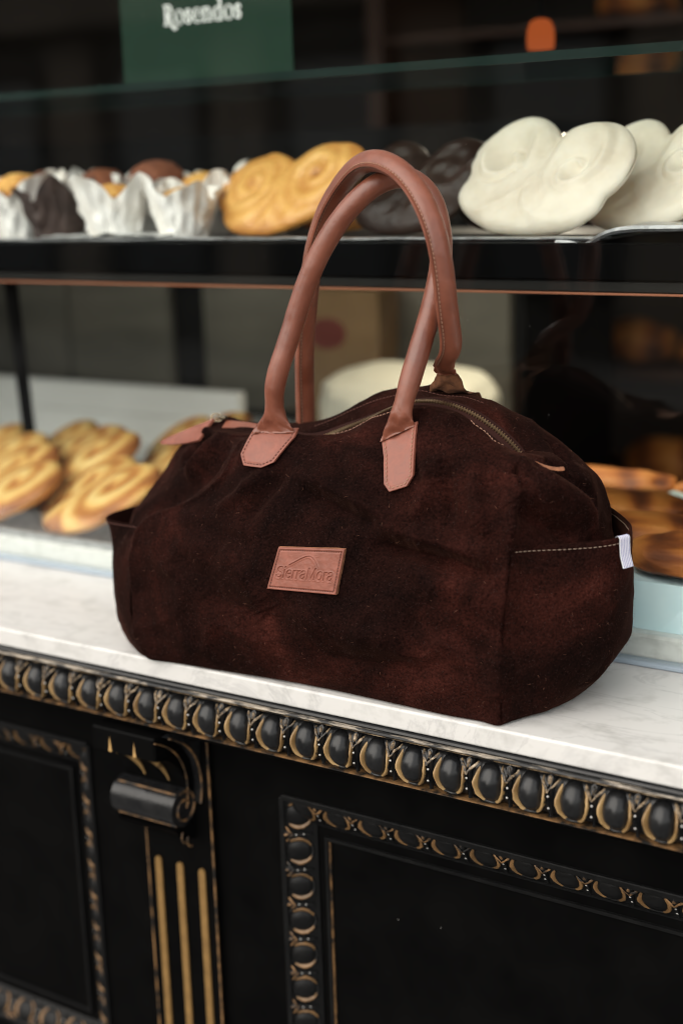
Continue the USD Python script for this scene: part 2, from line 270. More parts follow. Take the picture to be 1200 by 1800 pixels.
def egg_unit(parent, T, seed, golds=('gold_paint', 'gold_worn'), pitch=.044, full=True, dart=True):
    """one egg with its gilt cup, plus the dart beside it. Local: x along, y out of the wall is -, z up; T maps local points to the world."""
    r = np.random.default_rng(seed)
    th = np.linspace(0, 2*np.pi, 20, endpoint=False)
    # egg: pointed oval
    lat = np.linspace(-1, 1, 13)
    zz = .0218*np.sign(lat)*np.abs(lat)**.95
    ww = np.sqrt(np.clip(1-lat**2, 0, 1))**.92*(1-.05*lat)
    P = np.stack([.0137*ww[:, None]*np.cos(th), -.001-.0158*ww[:, None]*np.sin(th)*(.85+.15*np.cos(np.pi*lat/2))[:, None], np.broadcast_to(zz[:, None], (13, 20))], -1)
    P = P + (meshkit.noise(P*160 + seed*3.1)[..., None]-.5)*.0007
    part(parent, 'egg', trimesh.Trimesh(T(grid_mesh(P, close_v=True).vertices), grid_mesh(P, close_v=True).faces, process=False), 'black_gloss' if golds[0] == 'gold_paint' else 'black_satin', True)
    # cup: an open U ribbon, high outer rim and a hollow inner face
    n = 27; a = np.radians(np.linspace(-238, 58, n)); fade = np.clip(np.minimum(np.arange(n), np.arange(n)[::-1])/5., .12, 1)
    cx, cz = np.cos(a), np.sin(a)
    prof = [(.0118, .0035), (.0132, .0078), (.0150, .0112), (.0162, .0122), (.0171, .0110), (.0180, .0050), (.0180, .0)]
    Q = np.stack([np.stack([cx*(rr - (1-fade)*.0012), -hh*fade*(1-.35*np.abs(cz)**3), cz*(rr+.0068)*np.where(cz > 0, 1.0, .98)], -1) for rr, hh in prof], 1)
    Q = Q + (meshkit.noise(Q*260 + seed*1.7)[..., None]-.5)*.0011
    cm = grid_mesh(Q, flip=True)
    g = usdkit.mesh(stage, uniq(str(parent.GetPath()) + '/cup'), trimesh.Trimesh(T(cm.vertices), cm.faces, process=False), look('gilt_cup' if golds[0] == 'gold_paint' else 'gilt_cup_dim'), smooth=True)
    gild = np.clip((np.abs(cx)-.30)/.30, 0, 1)[:, None]*np.array([.8, 1, 1, .95, .7, .15, 0]) + .25*np.clip((-cz-.6)/.4, 0, 1)[:, None]*np.array([0, 1, 1, .5, 0, 0, 0])
    UsdGeom.PrimvarsAPI(g).CreatePrimvar('tone', Sdf.ValueTypeNames.FloatArray, 'vertex').Set(Vt.FloatArray.FromNumpy(gild.ravel().astype(np.float32)))
    # dart and worn leaf between two eggs
    if not dart: return
    h = pitch/2
    pr = [(-.0052, .0235), (0, .026), (.0052, .0235), (.0030, .010), (.0011, -.022), (-.0011, -.022), (-.0030, .010)]
    d = trimesh.creation.extrude_polygon(Polygon(pr), .0045, engine='earcut')
    v = d.vertices; k = (v[:, 2] > .002); vv = np.stack([v[:, 0]*np.where(k, .55, 1)+h, -.006-v[:, 2]-.004*np.clip(1-np.abs(v[:, 1])/.024, 0, 1), v[:, 1]*np.where(k, .94, 1)], 1)
    part(parent, 'dart', trimesh.Trimesh(T(vv), d.faces, process=False), 'black_gloss' if golds[0] == 'gold_paint' else 'black_satin', False)
    if full:
        lf = []
        for s in (-1, 1):
            p = np.array([[h+s*.0088, -.0065, .0205], [h+s*.0070, -.010, .0175], [h+s*.0044, -.0125, .0150], [h+s*.0016, -.0142, .0115], [h+s*.0002, -.0150, .0085]])
            lf.append(tube(p, [.0010, .0015, .0014, .0011, .0006], 6))
        lf.append(ellipsoid((h, -.0105, .0185), (.0020, .0024, .0045), 1))
        lf = cat_(lf); lf.vertices = T(lf.vertices + (np.stack([meshkit.noise(lf.vertices*330+seed+k*7.3) for k in range(3)], 1)-.5)*.0022)
        part(parent, 'leaf', lf, golds[1], 50)
        for z in (.0035, -.0085):
            bd = ellipsoid((h+r.normal()*.0003, -.0128, z+r.normal()*.0004), (.0013,)*3, 1); bd.vertices = T(bd.vertices)
            part(parent, 'bead', bd, 'bead_silver', True)
for i in range(-12, 30):
    xc = (i-10)*.044 + .0005*np.sin(i*2.7)
    def T(p, xc=xc):
        p = np.asarray(p, float)*np.array([1, 1, .98]); y = .0165 - .0*p[:, 2]
        curve = .0165*(1-np.sqrt(np.clip(1-(p[:, 2]/.031)**2, 0, 1)))*.85
        return np.stack([p[:, 0]+xc, p[:, 1]+.0165+curve, p[:, 2]+.9430], 1)
    egg_unit(band, T, 100+i)

# frieze and wood front with recessed panels
def front_board(x0, x1, z0, z1, y=YS): return boxb((x0, y, z0), (x1, .101, z1))
PL = (-1.25, -.384, .378, .834); PR = (-.083, .86, .378, .832)     # panel openings
part(front, 'frieze', front_board(X0, X1, .834, .9058), 'black_paint')
part(front, 'rail', front_board(X0, X1, .16, .378), 'black_paint')
part(front, 'stile', front_board(PL[1], PR[0], .378, .834), 'black_paint')
part(front, 'stile', front_board(X0, PL[0], .378, .834), 'black_paint')
part(front, 'stile', front_board(PR[1], X1, .378, .834), 'black_paint')
part(front, 'rail', front_board(PR[0], PR[1], .832, .834), 'black_paint')
part(front, 'plinth', boxb((X0, .06, 0), (X1, .101, .16), .004), 'black_paint')
def frame_strip(fr, a, b, inward, n_units, seed, width=.036):
    """egg strip from a to b (x, z) along the panel edge, sloping into the recess in the direction inward"""
    a, b, inw = np.array(a, float), np.array(b, float), np.array(inward, float)
    L = np.linalg.norm(b-a); t = (b-a)/L; sc = width/.052
    c45, s45 = math.cos(math.radians(32)), math.sin(math.radians(32))
    def M(p):
        p = np.asarray(p, float); al, out, ac = p[:, 0], -p[:, 1], -p[:, 2]      # along, outward, across (+ = inward)
        acw, dep = ac*c45 + out*s45*.8, ac*s45 - out*c45
        xz = a + al[:, None]*t + (acw+width/2*c45)[:, None]*inw
        return np.stack([xz[:, 0], YS-.001 + dep + width/2*s45, xz[:, 1]], 1)
    w = width/2
    def bar(z0, z1, y0, y1): 
        m = boxb((0, y0, z0), (L, y1, z1)); m.vertices = M(m.vertices); return m
    part(fr, 'bed', bar(-w, w, -.0015, .012), 'black_satin', 30)
    part(fr, 'bead_line', bar(-w-.0040, -w-.0005, -.0040, .006), 'black_satin', 30)
    part(fr, 'bead_line', bar(w-.0012, w+.0008, -.003, .004), 'gold_dim', 30)
    for i in range(n_units):
        s0 = (i+.5)*L/n_units
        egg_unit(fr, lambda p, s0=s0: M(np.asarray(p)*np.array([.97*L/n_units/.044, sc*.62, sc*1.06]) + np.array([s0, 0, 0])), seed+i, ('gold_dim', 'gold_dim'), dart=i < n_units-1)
def panel(x0, x1, z0, z1, seed, tv, th):
    fr = part(front, 'panel_frame', cat_([boxb((x0-.0, YS-.0045, z1-.0035), (x1, YS+.003, z1+.0035), .001), boxb((x0, YS-.0045, z0-.0035), (x1, YS+.003, z0+.0035), .001),
                                          boxb((x0-.0035, YS-.0046, z0), (x0+.0035, YS+.003, z1), .001), boxb((x1-.0035, YS-.0046, z0), (x1+.0035, YS+.003, z1), .001)]), 'black_satin')
    part(front, 'panel', boxb((x0, .0985, z0), (x1, .1016, z1)), 'black_paint')
    nx, nz = int(round((x1-x0)/.047)), int(round((z1-z0)/.044))
    frame_strip(fr, (x0, z1), (x1, z1), (0, -1), nx, seed)
    frame_strip(fr, (x0, z0), (x0, z1), (1, 0), nz, seed+100)
    frame_strip(fr, (x1, z1), (x1, z0), (-1, 0), nz, seed+200)
    frame_strip(fr, (x1, z0), (x0, z0), (0, 1), nx, seed+300)
    i = .047
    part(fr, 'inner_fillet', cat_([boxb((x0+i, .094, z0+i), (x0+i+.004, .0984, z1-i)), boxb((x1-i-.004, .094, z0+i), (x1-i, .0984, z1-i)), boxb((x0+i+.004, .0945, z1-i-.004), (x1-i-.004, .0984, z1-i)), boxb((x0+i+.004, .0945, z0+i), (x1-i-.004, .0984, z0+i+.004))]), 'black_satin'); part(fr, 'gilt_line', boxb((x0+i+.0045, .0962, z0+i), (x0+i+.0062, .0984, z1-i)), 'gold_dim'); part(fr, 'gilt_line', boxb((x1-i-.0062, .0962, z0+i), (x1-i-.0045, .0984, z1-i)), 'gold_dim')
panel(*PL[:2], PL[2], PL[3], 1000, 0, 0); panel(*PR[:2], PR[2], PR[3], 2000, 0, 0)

fk = []
for i in range(9):
    m = trimesh.creation.icosphere(0, rng.uniform(.0003, .0008)); m.apply_scale([rng.uniform(.7, 1.6), .3, 1]); m.apply_translation([rng.uniform(-.02, .55), .0983, rng.uniform(.42, .78)]); fk.append(m)
part(front, 'paint_flecks', cat_(fk), 'bead_silver', True, kind='stuff')

# pilaster with three gilt flutes, and its console bracket
def pilaster(xc):
    w = .052
    pl = part(front, 'pilaster', boxb((xc-w, .0715, .16), (xc+w, .0798, .905), .0012), 'black_paint')
    for s in (-1, 1): part(pl, 'edge_line', boxb((xc+s*w-.0011, .0705, .16), (xc+s*w+.0011, .0722, .9045)), 'gold_dim')
    for k in (-1, 0, 1):
        x = xc + k*.0342 - .0005
        a = np.linspace(0, np.pi, 9)
        poly = [(x+.0048*math.cos(t), .7125 - .0048 + .0048*math.sin(t)) for t in a] + [(x-.0048, .20), (x+.0048, .20)]
        m = trimesh.creation.extrude_polygon(Polygon(poly), .0022, engine='earcut'); v = m.vertices.copy(); m.vertices = np.stack([v[:, 0], .0692+v[:, 2], v[:, 1]], 1); m.invert()
        part(pl, 'flute', m, 'gold_flute', False)
    # console: abacus block, concave throat, roll
    cx0, cx1 = xc-.066+.02-.0215, xc-.066+.02+.0745
    cx0, cx1 = xc-.0675, xc+.0285
    br = part(front, 'console_bracket', boxb((cx0, .004, .876), (cx1, .0712, .9055), .002), 'black_paint')
    th = np.linspace(0, 1, 20)
    throat = [(.0714, .8758), (.008, .8758)] + [(.008+.050*math.sin(t*np.pi/2), .8758-.056*(1-math.cos(t*np.pi/2))**.85) for t in th[1:]]
    yy, zz = throat[-1]
    throat += [(yy, .80), (.0714, .772)]
    part(br, 'throat', prism_x(throat, cx0+.001, cx1-.001), 'black_paint', 30)
    rc = (.0505, .8005, .0235)
    a = np.linspace(0, 2*np.pi, 28, endpoint=False)
    roll = prism_x([(rc[0]+rc[2]*math.cos(t), rc[1]+rc[2]*math.sin(t)) for t in a], cx0, cx1)
    part(br, 'roll', roll, 'black_gloss', 40)
    sp = np.linspace(0, 1, 40); rr = rc[2]*(1-.62*sp); aa = np.pi*.62 + -2*np.pi*1.25*sp
    def curve(ts, x): return np.stack([np.full(len(ts), x)] + [ts[:, 0], ts[:, 1]], 1)
    pts = np.stack([rc[0]+rr*np.cos(aa)*.93, rc[1]+rr*np.sin(aa)*.93], 1)
    big = [(.016, .9045), (.036, .893), (.056, .874), (.0675, .850), (.0705, .826), (.0665, .803)]
    bigs = spline([(0, y, z) for y, z in big], 30)[:, 1:]
    part(br, 'scroll_line', tube(curve(pts, cx1+.0006), .0016, 6, ref=(1, 0, 0)), 'gold_dim', True)
    sidep = Polygon([(.004, .9055)] + [(y, z) for y, z in bigs] + [(.0712, .80), (.0712, .9055)])
    part(br, 'cheek', prism_x([(.0714, .9052)] + [(y, z) for y, z in bigs[::-1]][::-1][:1] + [(y, z) for y, z in bigs[1:]] + [(.0714, .80)], cx1+.0005, cx1+.012), 'black_gloss', 40)
    part(br, 'scroll_line', tube(curve(bigs, cx1+.0125), .0015, 6, ref=(1, 0, 0)), 'gold_dim', True)
    part(br, 'scroll_line', tube(curve(bigs*np.array([1, 1])+np.array([-.012, -.004]), cx1+.0006), .0012, 6, ref=(1, 0, 0)), 'gold_dim', True)
    part(br, 'roll_line', tube(np.array([[x, rc[0]-rc[2]*.50, rc[1]+rc[2]*.90] for x in np.linspace(cx0+.005, cx1-.001, 8)]), .0014, 6, ref=(0, 0, 1)), 'gold_dim', True)
    part(br, 'roll_line', tube(np.array([[x, rc[0]-rc[2]*.62, rc[1]-rc[2]*.80] for x in np.linspace(cx0+.005, cx1-.001, 8)]), .0010, 6, ref=(0, 0, 1)), 'gold_dim', True)
    for fx in (.33, .72):
        x = cx0+fx*(cx1-cx0)
        q = np.array([(x-.004+.006*k/14, y-.0016, z-.0018) for k, (y, z) in enumerate([t for t in throat[3:18]])])
        part(br, 'leaf_line', tube(q, np.interp(np.linspace(0, 1, len(q)), [0, .5, 1], [.0020, .0036, .0008]), 6, ref=(1, 0, 0)), 'gold_paint', True)
        m = trimesh.creation.cone(.0026, .019, sections=8); m.apply_scale([1, .4, 1]); m.apply_translation([x-.004, .0036, .8775])
        part(br, 'leaf_tip', m, 'gold_paint', 30)
    part(br, 'under_roll', prism_x([(.0714, .776), (.034, .7755), (.040, .768), (.056, .758), (.0714, .752)], cx0+.004, cx1-.002), 'black_paint', 40)
    for k, (y, z) in enumerate(((.050, .765), (.060, .756))):
        t = np.linspace(.2, 2.6, 10); q = np.stack([np.full(10, cx1+.0008), y+.008*np.cos(t+2.2), z+.009*np.sin(t+2.2)], 1)
        part(br, 'leaf_line', tube(q, .0011, 6, ref=(1, 0, 0)), 'gold_dim', True)
pilaster(-.236)

# ------------------------------------------------------------------ window: glass, seal, upper shop wall
GY = .252
part(front, 'window_pane', boxb((X0, GY, 1.006), (X1, GY+.006, 2.45)), 'window_glass', False)
part(front, 'glass_seal', boxb((X0, GY-.0055, 1.0004), (X1, GY+.013, 1.0056), .0012), 'seal_grey')
part(front, 'window_head', boxb((X0-2, .08, 2.45), (X1+2, .36, 3.3), .01), 'black_paint')
part(front, 'upper_wall', boxb((X0-6, .10, 3.3), (X1+6, 4.2, 9.0)), 'stone_tan')
part(front, 'pier', boxb((X1, .06, 0), (X1+2, .36, 2.45), .01), 'black_paint')
part(front, 'pier', boxb((X0-2, .06, 0), (X0, .36, 2.45), .01), 'black_paint')
sp = []
for i in range(34):
    x, z = rng.uniform(-.7, .45), rng.uniform(1.25, 1.85); r = rng.uniform(.00018, .00042)
    m = trimesh.creation.icosphere(0, r); m.apply_scale([rng.uniform(.8, 2.5), .3, 1]); m.apply_translation([x, GY-.0003, z]); sp.append(m)
part(front, 'dust_specks', cat_(sp), 'dust', True, kind='stuff')

# ------------------------------------------------------------------ room behind the window
room = thing('shop_room', 'dim brown shop interior behind the display window', 'room')
part(room, 'floor', boxb((-5, .26, -.05), (4, 4.0, .0)), 'room_floor'); part(room, 'ceiling', boxb((-5, .37, 2.75), (4, 4.0, 2.8)), 'room_ceiling')
part(room, 'back_wall', boxb((-5, 3.9, .001), (4, 4.0, 2.749)), 'room_wall'); part(room, 'side_wall', boxb((-5.1, .37, .001), (-5, 3.9, 2.749)), 'room_wall'); part(room, 'side_wall', boxb((4, .37, .001), (4.1, 3.9, 2.749)), 'room_wall')
deck = thing('display_deck', 'grey veined marble display deck inside the shop window', 'display deck')
part(deck, 'deck_slab', boxb((-3.2, GY+.016, .985), (X1, .867, 1.030), .003), 'deck_marble'); part(deck, 'deck_slab', boxb((-3.2, .8751, .985), (-.40, 1.26, 1.030), .003), 'deck_marble')
part(deck, 'upstand', boxb((-3.2, .905, 1.0302), (-.74, .925, 1.0905), .002), 'upstand_white'); part(deck, 'upstand', boxb((-3.2, .9062, 1.0915), (-.74, .9262, 1.146), .002), 'upstand_white')
part(deck, 'deck_support', boxb((-3.2, .30, .001), (-.40, 1.24, .984)), 'cabinet_black')
cab = thing('back_cabinet', 'dark grey panelled cabinet along the back of the display deck', 'cabinet')
part(cab, 'carcass', boxb((-3.2, 1.30, .001), (-.35, 1.75, 1.62)), 'cabinet_black')
for x0, x1 in ((-3.1, -2.40), (-2.34, -1.72), (-1.50, -1.20), (-1.71, -1.51), (-1.105, -.80), (-.78, -.37)):
    part(cab, 'door', boxb((x0, 1.275, 1.04), (x1, 1.299, 1.335), .004), 'cabinet_grey')
part(cab, 'beam', boxb((-3.2, 1.255, 1.36), (-.35, 1.299, 1.42), .004), 'shelf_grey')

# ------------------------------------------------------------------ upper display shelf and its trays
shelf = thing('display_shelf', 'black display shelf with a copper bottom edge carrying the muffins and palmiers', 'shelf')
part(shelf, 'board', boxb((-2.2, .292, 1.4135), (X1, .70, 1.4535), .002), 'shelf_black')
part(shelf, 'lower_rail', boxb((-2.2, .296, 1.4012), (X1, .70, 1.4130), .001), 'shelf_grey')
part(shelf, 'copper_edge', boxb((-2.2, .290, 1.3982), (X1, .30, 1.4008), .0008), 'copper')
post = [(-.800, .42, 1.40), (-.795, .42, 1.20), (-.79, .42, 1.0305)]
part(shelf, 'post', tube(np.array([(-.905, .52, 1.398), (-.897, .52, 1.25), (-.885, .52, 1.0305)]), .011, 10, ref=(1, 0, 0)), 'shelf_black', 40)
part(shelf, 'post', tube(np.array([(.75, .52, 1.398), (.75, .52, 1.0305)]), .011, 10, ref=(1, 0, 0)), 'shelf_black', 40)
def tray(name, label, x0, x1, y0, y1, z, rim, cat='tray', matte='tray_dark', ends=None):
    t = thing(name, label, cat)
    part(t, 'base', boxb((x0+.004, y0+.004, z), (x1-.004, y1-.004, z+.0016)), matte)
    pts = np.array([(x0, y1, 0), (x0, y0, 0), (x1, y0, 0), (x1, y1, 0)], float)
    edges = []
    for a, b in zip(pts[:-1], pts[1:]):
        n = max(3, int(np.linalg.norm(b-a)/.01)); q = a + (b-a)*np.linspace(0, 1, n)[:, None]
        q[:, 2] = z + rim + .0012*np.sin(q[:, 0]*37+q[:, 1]*29)*(meshkit.noise(q*25+3)-.3)
        if ends is not None: q[:, 2] += ends(q[:, 0])
        edges.append(q)
    path = np.vstack(edges)
    inner = np.array([(x0+x1)/2, (y0+y1)/2, 0]); 
    lowp = path.copy(); lowp[:, 2] -= rim*.9; d = np.sign(inner-path); lowp[:, :2] += .006*d[:, :2]
    lip = path.copy(); lip[:, :2] -= .004*d[:, :2]; lip[:, 2] -= .0012
    part(t, 'rim', grid_mesh(np.stack([lowp, path, lip, lip-np.array([0, 0, .0016]), path-np.array([0, 0, .0022]), lowp-np.array([0, 0, .0010])], 1)), 'tray_silver', 50)
    return t
tray('baking_tray', 'dark baking tray with a bright rim under the dark and orange palmiers', -.455, .205, .316, .64, 1.4537, .006, ends=lambda x: np.where(x > .16, .0, 0))
tray('baking_tray', 'dark baking tray under the paper cased muffins', -1.05, -.46, .312, .64, 1.4537, .005)
# crumpled silver sheet turning up under the white iced pastries
sh = thing('foil_sheet', 'crumpled silver foil edge curling up beside the white iced palmiers', 'foil')
xs = np.concatenate([np.linspace(.155, .30, 30), np.linspace(.305, .9, 30)]); ys = np.linspace(.307, .60, 14)
X, Y = np.meshgrid(xs, ys, indexing='ij')
Zb = 1.4562 + .0145*np.clip((X-.185)/.045, 0, 1)**2*(3-2*np.clip((X-.185)/.045, 0, 1)) + .0025*(meshkit.noise(np.stack([X*40, Y*30, X*0], -1))-.5) - .004*np.exp(-((X-.187)/.012)**2)
top = np.stack([X, Y, Zb], -1); m1 = grid_mesh(top); m2 = grid_mesh(top - np.array([0, 0, .0016]), flip=True)
edge = grid_mesh(np.stack([top[:, 0], top[:, 0]+np.array([0, -.003, -.0035]), top[:, 0]-np.array([0, 0, .0065])], 1))
part(sh, 'sheet', cat_([m1, m2, edge]), 'tray_silver', 60)
wp = thing('wax_paper', 'wrinkled sheet of waxed paper poking out under the muffins', 'paper')
a = np.linspace(0, 1, 26); b = np.linspace(0, 1, 10); A, B = np.meshgrid(a, b, indexing='ij')
w = np.stack([-.62+.20*A, .306+.06*B, 1.4598+.006*np.exp(-((A-.63)/.07)**2)*(1-B*.4) + .0035*meshkit.noise(np.stack([A*9, B*4, A*0], -1))+.0*A], -1)
part(wp, 'sheet', cat_([grid_mesh(w), grid_mesh(w-np.array([0, 0, .0006]), flip=True)]), 'wax_paper', 60)

# muffins in tulip cases
def muffin(x, y, z, s, label, paper, cake, seed, yaw=0., rise=.0):
    r = np.random.default_rng(seed)
    t = thing('muffin', label, 'muffin', (x, y, z), group='muffins in paper cases on the upper shelf')
    n, k = 96, 16; th = np.linspace(0, 2*np.pi, n, endpoint=False)
    ph = r.uniform(0, 1, 4)*.25
    tip = np.abs(np.cos(2*(th+yaw)))**1.5
    H = s*(.050 + .023*tip*(1+.35*np.sin(th*1.0+seed)) + .004*np.sin(th*7+seed))
    pl = .10*np.abs(((th+yaw)*8/np.pi) % 1 - .5)*2 + .05*np.cos(4*(th+yaw)+.5)
    v = np.linspace(0, 1, k)
    R = s*(.029 + .0145*v[:, None]**.9)*(1 + pl[None]*(0.3+v[:, None]))*(1 + .10*(v[:, None]**3)*tip[None])
    R = R + s*.0042*(meshkit.noise(np.stack(np.broadcast_arrays(np.cos(th)[None]*4, np.sin(th)[None]*4, v[:, None]*4+seed), -1))-.5)*2
    P = np.stack([R*np.cos(th), R*np.sin(th), v[:, None]*H[None]], -1)
    inn = P.copy(); inn[..., :2] *= .965
    base = trimesh.creation.cylinder(s*.028, .002, sections=24); base.apply_translation([0, 0, .0012])
    part(t, 'paper_case', cat_([grid_mesh(P, close_v=True, flip=True), grid_mesh(inn, close_v=True), base]), paper, 60)
    c = trimesh.creation.icosphere(4, 1.); vv = c.vertices; bump = 1 + .16*(meshkit.fbm(vv*2.6+seed, 4)-.5) + .07*(meshkit.fbm(vv*9+seed, 3)-.5)
    c.vertices = vv*bump[:, None]*np.array([.0335, .0335, .024])*s + np.array([0, 0, s*(.040+rise)]); part(t, 'cake', c, cake, True)
MZ = 1.4556
muffin(-.705, .36, MZ, 1.22, 'golden muffin in a white paper case cut by the left picture edge', 'paper_white', 'cake_gold', 1, .3, .012)
muffin(-.622, .345, MZ, 1.06, 'muffin in a dark brown paper case, in front between two white ones', 'paper_brown', 'cake_red', 2, .85, -.01)
muffin(-.522, .352, MZ, 1.1, 'muffin in a tall pointed white paper case right of the dark brown case', 'paper_white', 'cake_gold', 3, .1, .004)
muffin(-.428, .385, MZ, 1.05, 'muffin in a white paper case next to the golden palmier', 'paper_white', 'cake_gold', 4, .55, .0)
muffin(-.645, .47, MZ, 1.2, 'reddish muffin in a white case behind the dark brown case', 'paper_white', 'cake_red', 5, .2, .016)
muffin(-.545, .475, MZ, 1.2, 'dark red domed muffin behind the tall pointed white case', 'paper_white', 'cake_red', 6, 1.0, .024)
muffin(-.465, .485, MZ, 1.2, 'muffin in a white case at the back, beside the golden palmier top', 'paper_white', 'cake_gold', 7, .5, .008)
muffin(-.75, .47, MZ, 1.2, 'reddish muffin in a white case at the back, far left', 'paper_white', 'cake_red', 8, .7, .016)
muffin(-.385, .50, MZ, 1.15, 'muffin in a white case half hidden behind the golden palmier', 'paper_white', 'cake_gold', 9, .7, .006)

# heart-shaped palmiers
def palmier_mesh(W, H, T, seed, pitch=.02, amp=.003, drip=0., soft=4., lobes=(1., 1.), hollow=0., basew=.40, tonek=.22, lump=.22, saw=0.):
    r = np.random.default_rng(seed)
    sh = shapely.union_all([affinity.scale(Point(-.235*W, .12*H).buffer(1, 32), .275*W*lobes[0], .37*H*lobes[0]), affinity.scale(Point(.235*W, .12*H).buffer(1, 32), .275*W*lobes[1], .37*H*lobes[1]),
                            affinity.scale(Point(0, -.16*H).buffer(1, 32), basew*W, .34*H)]).buffer(-.03*W).buffer(.06*W).buffer(-.03*W)
    nt, nr = 150, 46; th = np.linspace(0, 2*np.pi, nt, endpoint=False); rad = []
    for a in th:
        l = LineString([(0, 0), (math.cos(a)*W, math.sin(a)*W)]).intersection(sh.exterior)
        rad.append(max(math.hypot(p.x, p.y) for p in getattr(l, 'geoms', [l])))
    rad = np.array(rad)*(1 + .03*(meshkit.noise(np.stack([np.cos(th)*3, np.sin(th)*3, th*0+seed], -1))-.5))
    rho = np.sin(np.linspace(0, 1, nr)*np.pi/2)**.8
    x, y = rho[:, None]*rad*np.cos(th), rho[:, None]*rad*np.sin(th)
    prof = np.clip(1-rho**soft, 0, 1)**(1/2.2)
    rel = 0; tone = .55
    for s, k in ((-1, 0), (1, 1)):
        lx, ly = s*.225*W, .10*H; dx, dy = (x-lx)*s, (y-ly); d = np.hypot(dx, dy*.85); ph = np.arctan2(dy, dx)
        w = np.clip((x*s+.012)/.024, 0, 1)
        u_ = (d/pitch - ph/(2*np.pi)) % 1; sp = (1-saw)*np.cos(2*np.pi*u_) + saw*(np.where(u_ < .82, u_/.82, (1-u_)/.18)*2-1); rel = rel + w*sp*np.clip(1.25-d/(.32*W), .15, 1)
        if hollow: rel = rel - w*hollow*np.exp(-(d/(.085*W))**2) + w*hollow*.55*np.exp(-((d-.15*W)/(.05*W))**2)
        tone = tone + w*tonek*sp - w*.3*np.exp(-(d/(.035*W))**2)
    rel = rel - 1.3*np.exp(-(x/(.014))**2)*np.clip((y+.1*H)/(.25*H), 0, 1)
    nz = meshkit.fbm(np.stack([x*22, y*22, x*0+seed], -1), 4)-.5
    front_ = T*.5*prof[:, None] + amp*rel*np.clip(1-rho**6, 0, 1)[:, None] + nz*T*lump
    back_ = -T*.5*prof[:, None] + x*0
    if drip: 
        lob = np.clip(-y/(.5*H), 0, 1)**2; front_ = front_ + drip*lob*(.5+.8*meshkit.noise(np.stack([x*60, y*0, x*0+seed], -1)))*prof[:, None]
    F = np.stack([x, -front_, y], -1); B = np.stack([x, -back_, y], -1)
    v = np.vstack([F.reshape(-1, 3), B.reshape(-1, 3)]); f1 = grid_mesh(F, close_v=True, flip=True).faces; f2 = grid_mesh(B, close_v=True).faces + nr*nt
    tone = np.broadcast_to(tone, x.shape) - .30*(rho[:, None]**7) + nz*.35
    return trimesh.Trimesh(v, np.vstack([f1, f2]), process=False), np.concatenate([tone.ravel(), np.full(nr*nt, .35)])
def palmier(name, label, loc, W, H, T, lean, yaw, look_, seed, roll=0., group=None, **kw):
    m, tone = palmier_mesh(W, H, T, seed, **kw)
    R = trimesh.transformations.euler_matrix(-math.radians(lean), 0, math.radians(yaw), 'sxyz') @ trimesh.transformations.euler_matrix(0, math.radians(roll), 0)
    m.apply_transform(R); lo = m.vertices[:, 2].min(); m.apply_translation([0, 0, -lo])
    g = usdkit.mesh(stage, uniq('/World/' + name), m, look(look_), smooth=True)
    UsdGeom.XformCommonAPI(g).SetTranslate(Gf.Vec3d(*map(float, loc)))
    UsdGeom.PrimvarsAPI(g).CreatePrimvar('tone', Sdf.ValueTypeNames.FloatArray, 'vertex').Set(Vt.FloatArray.FromNumpy(tone.astype(np.float32)))
    tag(g.GetPrim(), label, 'pastry', group); return g.GetPrim()
ST = 1.4572
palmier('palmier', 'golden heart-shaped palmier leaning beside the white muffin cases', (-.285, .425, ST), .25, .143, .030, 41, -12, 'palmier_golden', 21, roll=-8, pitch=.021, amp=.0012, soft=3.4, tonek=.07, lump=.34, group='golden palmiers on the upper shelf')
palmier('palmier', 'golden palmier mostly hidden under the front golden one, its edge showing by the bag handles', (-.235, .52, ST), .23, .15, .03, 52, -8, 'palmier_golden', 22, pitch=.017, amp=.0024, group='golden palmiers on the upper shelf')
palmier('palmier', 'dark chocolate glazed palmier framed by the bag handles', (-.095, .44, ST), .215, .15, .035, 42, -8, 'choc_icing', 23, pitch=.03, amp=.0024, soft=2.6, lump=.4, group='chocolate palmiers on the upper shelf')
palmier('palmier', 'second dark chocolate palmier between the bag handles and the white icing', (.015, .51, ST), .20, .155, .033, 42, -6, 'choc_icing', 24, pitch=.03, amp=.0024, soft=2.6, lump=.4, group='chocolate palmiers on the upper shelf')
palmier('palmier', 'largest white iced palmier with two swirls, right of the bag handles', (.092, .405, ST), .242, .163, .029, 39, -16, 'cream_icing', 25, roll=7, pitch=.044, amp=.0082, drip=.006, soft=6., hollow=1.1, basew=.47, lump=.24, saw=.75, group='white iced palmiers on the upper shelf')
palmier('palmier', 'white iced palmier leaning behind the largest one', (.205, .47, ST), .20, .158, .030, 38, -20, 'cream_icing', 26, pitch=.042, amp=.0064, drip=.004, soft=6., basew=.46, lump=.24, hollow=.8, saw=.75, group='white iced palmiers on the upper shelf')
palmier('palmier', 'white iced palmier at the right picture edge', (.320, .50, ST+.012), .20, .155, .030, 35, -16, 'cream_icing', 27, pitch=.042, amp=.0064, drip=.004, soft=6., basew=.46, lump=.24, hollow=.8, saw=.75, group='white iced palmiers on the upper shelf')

# glass shelf above, with the green card standing on it
gs = thing('glass_shelf', 'green-edged glass shelf above the pastries', 'glass shelf')
part(gs, 'sheet', boxb((-2.2, .305, 1.6455), (X1, .62, 1.6545)), 'shelf_glass', False)
part(gs, 'polished_edge', boxb((-2.2, .300, 1.6450), (X1, .3045, 1.6550)), 'glass_edge', False)
part(gs, 'polished_edge', boxb((-2.2, .6205, 1.6450), (X1, .625, 1.6550)), 'glass_edge', False)
for x in (-1.55, 1.2): part(gs, 'bracket', boxb((x, .32, 1.6551), (x+.012, .60, 2.449)), 'shelf_black')

